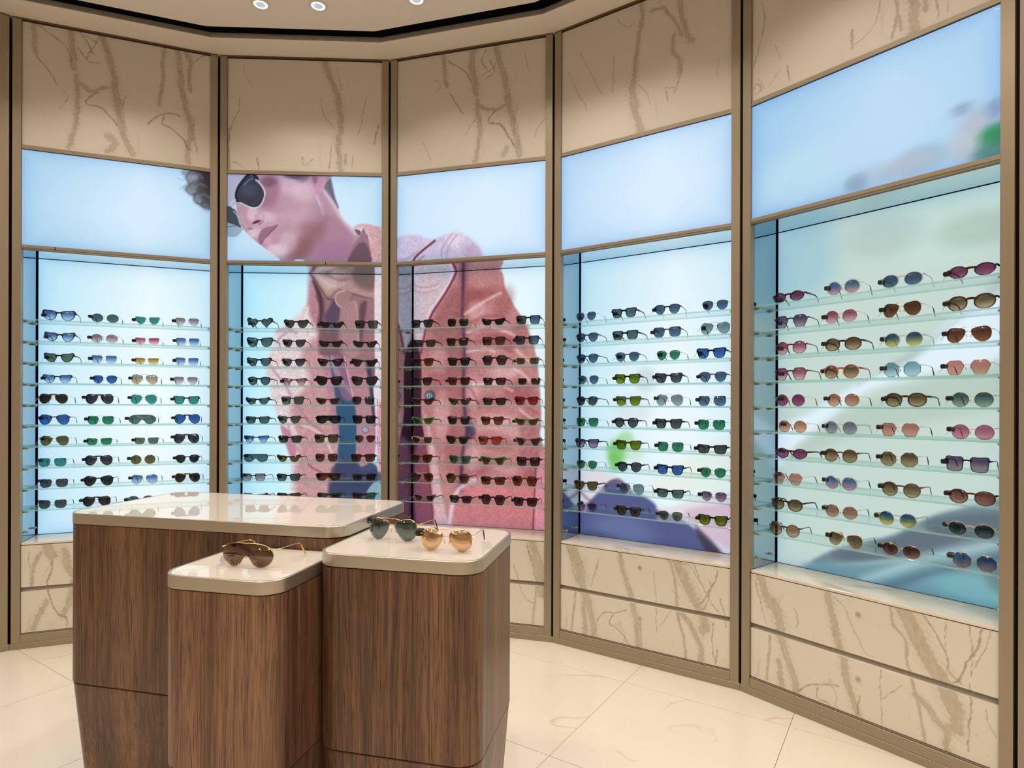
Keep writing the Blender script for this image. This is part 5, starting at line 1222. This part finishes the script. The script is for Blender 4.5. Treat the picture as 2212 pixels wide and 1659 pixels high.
def tagmesh(sd=1):
    m = MB(); m.box((-.0095,-.006,-.0085),(.0095,.016,.0085), bev=.0018); m.box((-.0055,.016,-.0060),(.0055,.021,.0060), bev=.0012); m.box((-.0115,-.003,-.0045),(-.0090,.012,.0045), bev=.0008)
    return m.mesh('security_tag')
def ptagmesh():
    m = MB(); P = [(0,0,0),(-.006,-.002,-.008),(-.011,-.004,-.017),(-.017,-.006,-.0265)]
    for a, b in zip(P, P[1:]):
        m.add([(a[0],a[1]-.0025,a[2]),(a[0],a[1]+.0025,a[2]),(b[0],b[1]+.0025,b[2]),(b[0],b[1]-.0025,b[2]),(a[0]+.0004,a[1]-.0025,a[2]+.0003),(a[0]+.0004,a[1]+.0025,a[2]+.0003),(b[0]+.0004,b[1]+.0025,b[2]+.0003),(b[0]+.0004,b[1]-.0025,b[2]+.0003)],
              [(0,1,2,3),(7,6,5,4),(0,3,7,4),(1,5,6,2),(0,4,5,1),(3,2,6,7)])
    return m.mesh('price_tag')
TAGM, PTAG = tagmesh(), ptagmesh()
def glasses(M, shape, rim, fc, lens, label, group, tagpos=None, paper=False, name='sunglasses', lmat=None, tipm=None):
    key = (shape, rim)
    if key not in GL: GL[key] = build_glasses(shape, rim)
    g = GL[key]; root = empty(name, M, label, 'sunglasses', group)
    fm = FR[fc]; metal = fc in ('go','si','gu'); tip = tipm or TIP.get(fc, fm)
    if rim in 'mdl' and not metal: fmf = fm
    obj('frame', g['frame'], [fm, FR['bk']] if rim == 'l' else fm, root)
    for l in g['lens']: obj('lens', l, lmat or lensm(lens), root)
    for t in g['temple']: obj('temple', t, [fm, tip] if len([1 for p in t.polygons if p.material_index == 1]) else fm, root)
    if 'nose_pads' in g: obj('nose_pads', g['nose_pads'], PADS, root)
    if tagpos:
        o = obj('security_tag', TAGM, PLASTIC, root, (-g['xh']+tagpos[0], tagpos[1]+.012, g['hz']+tagpos[2])); o.rotation_euler = (tagpos[3], 0, tagpos[4])
    if paper: obj('price_tag', PTAG, PAPER, root, (-g['xh']-.001, .019, max(.0275, g['hz']-.003)))
    return root
SPEC = [
 (1,0,0,0.154,'bfly','a','bk','bl'),
 (1,0,1,0.369,'ova','r','si','gg'),
 (1,0,2,0.575,'cat','r','si','te'),
 (1,0,3,0.775,'geo','r','si','gy'),
 (1,1,0,0.158,'cat','a','bk','bl'),
 (1,1,1,0.366,'ova','r','si','mg'),
 (1,1,2,0.574,'rect','r','si','ro'),
 (1,1,3,0.778,'sq','r','si','bl'),
 (1,2,0,0.155,'cat','a','bk','gn'),
 (1,2,1,0.365,'sq','r','si','bl'),
 (1,2,2,0.571,'rect','r','si','yb'),
 (1,2,3,0.775,'sq','r','si','bl'),
 (1,3,0,0.148,'cat','t','bk','bl'),
 (1,3,1,0.369,'pan','m','gu','bb'),
 (1,3,2,0.561,'avi','m','si','tm'),
 (1,3,3,0.77,'geo','r','si','gy'),
 (1,4,0,0.13,'avi','l','go','dk'),
 (1,4,1,0.343,'avi','l','bk','db'),
 (1,4,2,0.557,'avi','m','si','te'),
 (1,4,3,0.774,'way','a','bk','te'),
 (1,5,0,0.134,'avi','t','bk','bb'),
 (1,5,1,0.349,'nav','m','si','gr'),
 (1,5,2,0.551,'shd','r','si','gg'),
 (1,5,3,0.778,'avi','l','bk','bb'),
 (1,6,0,0.136,'avi','m','si','ol'),
 (1,6,1,0.343,'rect','m','si','gr'),
 (1,6,2,0.572,'rect','m','si','gn'),
 (1,6,3,0.774,'avi','l','bk','db'),
 (1,7,0,0.127,'nav','m','si','te'),
 (1,7,1,0.34,'avi','l','bk','db'),
 (1,7,2,0.555,'rnd','m','si','ol'),
 (1,7,3,0.78,'pan','t','bk','dk'),
 (1,8,0,0.133,'nav','m','si','dg'),
 (1,8,1,0.34,'avi','t','bk','dk'),
 (1,8,2,0.562,'avi','m','si','bl'),
 (1,8,3,0.78,'avi','l','go','dk'),
 (1,9,0,0.128,'nav','m','si','dg'),
 (1,9,1,0.331,'avi','l','to','dk'),
 (1,9,2,0.545,'ova','m','si','gg'),
 (1,9,3,0.766,'avi','l','bk','dk'),
 (2,0,0,0.173,'hrt','a','bk','gg'),
 (2,0,1,0.387,'cat','a','bk','dg'),
 (2,0,2,0.595,'scat','a','bk','mv'),
 (2,0,3,0.802,'sq','a','bk','gn'),
 (2,1,0,0.173,'bfly','a','bk','tb'),
 (2,1,1,0.374,'cat','t','bk','dg'),
 (2,1,2,0.591,'scat','a','bk','mv'),
 (2,1,3,0.795,'scat','a','bk','mv'),
 (2,2,0,0.171,'cat','a','bk','gg'),
 (2,2,1,0.372,'cat','t','bk','dg'),
 (2,2,2,0.589,'ang','a','bk','mv'),
 (2,2,3,0.79,'ang','a','bk','mv'),
 (2,3,0,0.171,'pan','a','bk','gg'),
 (2,3,1,0.377,'ang','t','bk','mg'),
 (2,3,2,0.582,'bfly','a','bk','dk'),
 (2,3,3,0.791,'bfly','a','bk','dg'),
 (2,4,0,0.163,'scat','a','bk','gg'),
 (2,4,1,0.366,'sq','t','bk','gn'),
 (2,4,2,0.576,'scat','a','br','mv'),
 (2,4,3,0.784,'nav','m','br','dg'),
 (2,5,0,0.162,'rect','a','bk','gg'),
 (2,5,1,0.347,'cat','t','bk','gn'),
 (2,5,2,0.579,'msk','a','bk','dk'),
 (2,5,3,0.789,'sq','a','bk','dk'),
 (2,6,0,0.155,'ang','t','to','bl'),
 (2,6,1,0.353,'rect','a','bk','dg'),
 (2,6,2,0.567,'sq','a','bk','ol'),
 (2,6,3,0.796,'pan','m','go','bn'),
 (2,7,0,0.151,'msk','t','bk','tb'),
 (2,7,1,0.344,'scat','a','to','ol'),
 (2,7,2,0.567,'nav','m','br','bn'),
 (2,7,3,0.785,'flat','a','bk','bn'),
 (2,8,0,0.139,'flat','t','to','mg'),
 (2,8,1,0.344,'rect','a','bk','gg'),
 (2,8,2,0.58,'msk','a','br','bn'),
 (2,8,3,0.792,'rect','a','to','dg'),
 (2,9,0,0.152,'scat','a','to','tb'),
 (2,9,1,0.347,'rect','a','to','ol'),
 (2,9,2,0.584,'rect','a','to','gn'),
 (2,9,3,0.79,'rect','a','bk','gn'),
 (3,0,0,0.144,'way','a','bk','dg'),
 (3,0,1,0.369,'nav','m','go','dk'),
 (3,0,2,0.585,'scat','a','bk','dk'),
 (3,0,3,0.791,'sq','a','bk','sb'),
 (3,1,0,0.159,'rect','a','bk','dg'),
 (3,1,1,0.366,'way','a','to','mv'),
 (3,1,2,0.587,'sq','a','to','bn'),
 (3,1,3,0.784,'sq','a','bk','sb'),
 (3,2,0,0.148,'way','a','to','bn'),
 (3,2,1,0.375,'way','a','bk','dk'),
 (3,2,2,0.593,'hex','a','bk','mv'),
 (3,2,3,0.788,'rect','a','be','gg'),
 (3,3,0,0.139,'way','a','bk','mv'),
 (3,3,1,0.376,'way','a','bu','dr'),
 (3,3,2,0.593,'rect','a','bk','mv'),
 (3,3,3,0.797,'rect','t','cl','mv'),
 (3,4,0,0.148,'scat','a','to','bn'),
 (3,4,1,0.382,'scat','a','to','ol'),
 (3,4,2,0.593,'rect','a','bk','mv'),
 (3,4,3,0.782,'way','a','bu','rd'),
 (3,5,0,0.149,'scat','a','gr','ol'),
 (3,5,1,0.376,'way','a','to','dk'),
 (3,5,2,0.58,'way','a','to','bn'),
 (3,5,3,0.785,'scat','a','gr','bn'),
 (3,6,0,0.145,'rect','t','be','dg'),
 (3,6,1,0.368,'cat','a','to','dk'),
 (3,6,2,0.566,'way','a','bu','or'),
 (3,6,3,0.793,'ang','a','mv','mv'),
 (3,7,0,0.14,'way','a','to','bn'),
 (3,7,1,0.383,'way','a','gr','gn'),
 (3,7,2,0.585,'ang','a','gr','bn'),
 (3,7,3,0.794,'sq','a','bk','mv'),
 (3,8,0,0.15,'avi','m','go','bn'),
 (3,8,1,0.369,'hex','a','br','ol'),
 (3,8,2,0.585,'flat','a','to','bn'),
 (3,8,3,0.773,'hex','a','br','bn'),
 (3,9,0,0.161,'scat','a','mv','mv'),
 (3,9,1,0.388,'rect','a','bk','mv'),
 (3,9,2,0.586,'hex','a','bk','mv'),
 (3,9,3,0.777,'sq','a','bk','mv'),
 (4,0,0,0.129,'pan','m','si','sb'),
 (4,0,1,0.349,'way','a','bk','tb'),
 (4,0,2,0.579,'pan','t','bk','sb'),
 (4,0,3,0.814,'pan','m','si','sb'),
 (4,1,0,0.135,'pan','t','bk','sb'),
 (4,1,1,0.354,'flat','a','bk','tb'),
 (4,1,2,0.578,'nav','t','sl','sb'),
 (4,1,3,0.814,'avi','m','si','tg'),
 (4,2,0,0.138,'pan','t','bk','sb'),
 (4,2,1,0.367,'pan','t','sl','sb'),
 (4,2,2,0.586,'pan','m','br','gr'),
 (4,2,3,0.796,'way','a','bk','bb'),
 (4,3,0,0.144,'pan','m','si','sb'),
 (4,3,1,0.368,'way','a','bk','li'),
 (4,3,2,0.587,'way','a','bk','dg'),
 (4,3,3,0.804,'pan','t','sl','sb'),
 (4,4,0,0.136,'pan','t','bk','dg'),
 (4,4,1,0.373,'way','a','sl','li'),
 (4,4,2,0.592,'avi','m','si','tg'),
 (4,4,3,0.8,'nav','m','si','sb'),
 (4,5,0,0.137,'nav','m','si','gr'),
 (4,5,1,0.363,'pan','a','bk','dg'),
 (4,5,2,0.587,'way','a','bk','dg'),
 (4,5,3,0.797,'nav','m','si','gr'),
 (4,6,0,0.137,'way','a','bk','vi'),
 (4,6,1,0.376,'way','a','to','li'),
 (4,6,2,0.597,'nav','m','si','gr'),
 (4,6,3,0.801,'rect','a','bk','dg'),
 (4,7,0,0.138,'pan','m','go','gr'),
 (4,7,1,0.381,'pan','a','bk','dg'),
 (4,7,2,0.595,'way','a','bk','bb'),
 (4,7,3,0.806,'pan','m','br','gr'),
 (4,8,0,0.131,'way','a','to','ol'),
 (4,8,1,0.393,'avi','m','si','tg'),
 (4,8,2,0.597,'rect','a','bk','gg'),
 (4,8,3,0.81,'pan','m','go','vi'),
 (4,9,0,0.138,'pan','m','br','vi'),
 (4,9,1,0.375,'way','a','bk','ol'),
 (4,9,2,0.6,'pan','m','go','gn'),
 (4,9,3,0.806,'way','a','bk','li'),
 (5,0,0,0.147,'oct2','a','to','ma'),
 (5,0,1,0.377,'rnd','d','si','bp'),
 (5,0,2,0.59,'ova','t','cl','sb'),
 (5,0,3,0.807,'oct2','a','to','ma'),
 (5,1,0,0.161,'hex','t','nv','vi'),
 (5,1,1,0.368,'rnd','m','go','ro'),
 (5,1,2,0.589,'avi','m','go','bn'),
 (5,1,3,0.806,'ova','a','to','ob'),
 (5,2,0,0.16,'rnd','t','bu','ro'),
 (5,2,1,0.375,'ova','a','to','ob'),
 (5,2,2,0.594,'rnd','t','cl','by'),
 (5,2,3,0.8,'avi','m','go','bn'),
 (5,3,0,0.158,'hex','t','bu','ro'),
 (5,3,1,0.371,'rnd','a','co','ob'),
 (5,3,2,0.591,'oct','m','si','lb'),
 (5,3,3,0.797,'hex','m','go','pk'),
 (5,4,0,0.158,'rnd','m','go','ma'),
 (5,4,1,0.378,'rnd','m','go','pb'),
 (5,4,2,0.602,'ova','a','to','ob'),
 (5,4,3,0.81,'rnd','m','go','sg'),
 (5,5,0,0.169,'rnd','m','go','pe'),
 (5,5,1,0.368,'rnd','t','cl','gv'),
 (5,5,2,0.584,'hex','m','go','pk'),
 (5,5,3,0.812,'rnd','m','pi','pr'),
 (5,6,0,0.163,'oct2','a','to','ma'),
 (5,6,1,0.368,'rnd','t','br','ob'),
 (5,6,2,0.581,'oct','m','go','ob'),
 (5,6,3,0.797,'bsq','t','bk','vi'),
 (5,7,0,0.147,'hex','m','go','pk'),
 (5,7,1,0.37,'rnd','d','si','bp'),
 (5,7,2,0.588,'rnd','t','br','ob'),
 (5,7,3,0.809,'ova','t','to','br'),
 (5,8,0,0.142,'ova','a','to','ob'),
 (5,8,1,0.372,'rnd','m','go','pb'),
 (5,8,2,0.577,'rnd','t','cl','by'),
 (5,8,3,0.808,'ova','t','cl','dt'),
 (5,9,0,0.133,'rnd','t','to','pe'),
 (5,9,1,0.388,'avi','m','go','ob'),
 (5,9,2,0.589,'ova','m','go','br'),
 (5,9,3,0.818,'oct','m','go','bp'),
]
ORD = ['first','second','third','fourth']; ROWN = ['top','second','third','fourth','fifth','sixth','seventh','eighth','ninth','lowest']
LW = {}
for (k, r, j, u, shape, rim, fc, ln) in SPEC:
    rr = random.Random(k*1000+r*10+j); yaw = math.radians(rr.uniform(-3.5, 3.5))
    M = bayM(k) @ Matrix.Translation((X0+u, .0515+rr.uniform(-.002, .003), ZS[r]+.0003)) @ Matrix.Rotation(yaw, 4, 'Z')
    extra = ' leather-bridge' if rim == 'l' else (' rimless' if rim == 'r' else '')
    if rim == 'l': extra = ''
    lab = '%s%s %s sunglasses, %s lenses, %s from left on %s shelf, %s' % (FRN[fc], extra, SHN[shape], LN[ln][0], ORD[j], ROWN[r], BAYN[k])
    if len(lab.split()) > 16: lab = lab.replace(' from left on ', ' on ')
    assert 4 <= len(lab.split()) <= 16, lab
    inner = k in (2, 3) or (k == 4 and r < 3)
    tp = (rr.uniform(-.006, -.002), 0, rr.uniform(-.009, -.004), rr.uniform(-.1, .1), rr.uniform(-.15, .15)) if not (inner and rr.random() < .7) else (.012, .012, -.008, rr.uniform(-.3, .3), rr.uniform(-.3, .3))
    if j == 0: tp = (-.014, .066, -.006, rr.uniform(-.2, .1), rr.uniform(-.3, .1))
    s_ = {1: .97, 2: 1.0, 3: 1.0, 4: 1.0, 5: .97}[k]
    glasses(M @ Matrix.Scale(s_, 4), shape, rim, fc, ln, lab, 'sunglasses on the glass shelves of the ' + BAYN[k], tp, paper=(k in (1, 5, 4) and rr.random() < .55))

# ------------------------------------------------------------------ walnut display plinths
PHI = .2264; aV = np.array([math.cos(PHI), -math.sin(PHI)]); bV = np.array([math.sin(PHI), math.cos(PHI)])
def rrect(w, d, r, n=18):
    pts = []
    for cx_, cy_, a0 in ((w-r, r, -90), (w-r, d-r, 0), (r, d-r, 90), (r, r, 180)):
        for i in range(n+1): t = math.radians(a0+90*i/n); pts.append((cx_+r*math.cos(t), cy_+r*math.sin(t)))
    return pts
def insetp(pts, d, w, dd):
    cx_, cy_ = w/2, dd/2; sx, sy = (w/2-d)/(w/2), (dd/2-d)/(dd/2)
    return [(cx_+(x-cx_)*sx, cy_+(y-cy_)*sy) for x, y in pts]
def plinth(FL, w, d, top, seed, label, r=.062, tint=1.0, rake=.032):
    M = Matrix.Translation((FL[0], FL[1], 0)) @ Matrix.Rotation(-PHI, 4, 'Z'); root = empty('display_plinth', M, label, 'display table', 'walnut display plinths')
    P = rrect(w, d, r); L = lambda pts, z: [(x, y, z) for x, y in pts]; WD = wood('walnut_veneer_%d' % seed, seed*3.3, tint)
    T = .034
    obj('edge_band', MB().loft([L(insetp(P,.0008,w,d), top-T), L(P, top-T+.001), L(P, top-.0012), L(insetp(P,.0012,w,d), top), L(insetp(P,.0055,w,d), top), L(insetp(P,.0055,w,d), top-.004)], smooth=False, capb=True, capt=False), NICKEL, root)
    obj('top', MB().loft([L(insetp(P,.0060,w,d), top-.006), L(insetp(P,.0060,w,d), top-.0010), L(insetp(P,.0066,w,d), top-.0004)], smooth=False), LACQ, root)
    obj('body', MB().loft([L(insetp(P,.0025,w,d), .3895), L(insetp(P,.0015,w,d), .391), L(insetp(P,.0015,w,d), top-T-.0025)], smooth=False), WD, root)
    obj('shadow_joint', MB().loft([L(insetp(P,.007,w,d), .3855), L(insetp(P,.007,w,d), .3895)], smooth=False), BLACK, root)
    obj('shadow_joint', MB().loft([L(insetp(P,.004,w,d), top-T-.0025), L(insetp(P,.004,w,d), top-T)], smooth=False), BLACK, root)
    obj('tapered_base', MB().loft([L(insetp(P,rake,w,d), .0), L(insetp(P,.0035,w,d), .3835), L(insetp(P,.006,w,d), .3855)], smooth=False), WD, root)
    return root
AFR = np.array([-.4956, 1.7586]); AW, AD = 1.0034, .507; BW, BD = .338, .3173; CW, CD = .4557, .416
AFL = AFR-aV*AW; BFR = AFR-bV*(BD+.0015); BFL = BFR-aV*BW; CFL = AFR-bV*.1537+aV*.0025
ZA, ZB, ZC = EYE-.3595, EYE-.43, EYE-.3957
plinth(AFL, AW, AD, ZA, 1, 'largest and tallest walnut display plinth with long cream top, behind the other two')
plinth(BFL, BW, BD-.0015, ZB, 2, 'lowest walnut display plinth, carrying the brown shield sunglasses', tint=1.25)
plinth(CFL, CW, CD, ZC, 3, 'walnut display plinth with tapered foot carrying two pairs of gold aviators', tint=1.1)
# the three pairs shown on the plinths
def onT(x, y, z, yaw, s): return Matrix.Translation((x, y, z+.0002)) @ Matrix.Rotation(math.radians(yaw), 4, 'Z') @ Matrix.Scale(s, 4)
sh_m = lens_mat('shield_brown', (40,28,24), (70,48,40), .26, bg=(232,220,206), mcol=(.72,.52,.42)); av_m = lens_mat('aviator_grey_green', (40,56,56), (84,92,80), .12, bg=(232,220,206))
pc_m = lens_mat('aviator_half_peach_mirror', (84,80,72), (206,170,130), .62, bg=(232,220,206), mcol=(1.0,.70,.44))
g = glasses(onT(-.697, 1.590, ZB, -14.5, 1.10), 'shd', 'm', 'go', 'bn', 'gold-rimmed one-piece brown shield sunglasses on the lowest plinth', 'sunglasses on the walnut plinths', lmat=sh_m, tipm=GOLD)
DS = {}
for xx, zz in ((-.052,.008),(-.022,.006),(.020,.006),(.054,.008)):
    rv = obj('rivet', sh('rivet', lambda: MB().loft([[tuple(Matrix.Rotation(math.pi/2, 4, 'X') @ Vector(p)) for p in circ(r_, z_, 10)] for r_, z_ in ((.0013, 0), (.0013, .0008), (.0006, .0013))], smooth=False).mesh('rivet')), SILVER, g, (xx, curve_y(xx)-.0012, zz))
obj('nose_bar', MB().tube([(0, -.0012, .036), (0, -.0018, .044), (0, -.0014, .051)], .0011, 6), FR['bk'], g)
obj('nose_pads', MB().loft([[(.006+.0006*q, .0075+yy*.003, .026+zz*.0062) for yy, zz in ((-1,0),(-.7,.7),(0,1),(.7,.7),(1,0),(.7,-.7),(0,-1),(-.7,-.7))] for q in (-1, 1)]).loft([[(-.006+.0006*q, .0075+yy*.003, .026+zz*.0062) for yy, zz in ((-1,0),(-.7,.7),(0,1),(.7,.7),(1,0),(.7,-.7),(0,-1),(-.7,-.7))] for q in (-1, 1)]), PADS, g)
obj('barcode_tag', MB().loft([[(-.074+.0009*q, .010+.011*math.cos(t), .0125+.011*math.sin(t)) for t in [2*math.pi*i/14 for i in range(14)]] for q in (-1, 1)], smooth=False), PAPER, g)
g = glasses(onT(-.346, 1.752, ZC, -17, 1.14), 'avi', 'm', 'go', 'dg', 'gold aviators with grey-green lenses at the rear of the two-pair plinth', 'sunglasses on the walnut plinths', lmat=av_m, tagpos=(.004, .0, .004, 0, .1))
g = glasses(onT(-.176, 1.622, ZC, -12, 1.06), 'avi', 'm', 'go', 'dg', 'gold aviators with peach half-mirrored lenses at the front of the two-pair plinth', 'sunglasses on the walnut plinths', lmat=pc_m, tagpos=(-.004, .0, .0, 0, .1))
for sd in (1, -1): obj('corner_plate', MB().box((-.0045,-.0008,-.0012),(.0045,.0006,.0012), bev=.0004).box((-.001,-.0009,-.003),(.001,.0006,.003), bev=.0003), GOLD, g, (sd*.0655, curve_y(.0655)-.002, .034))
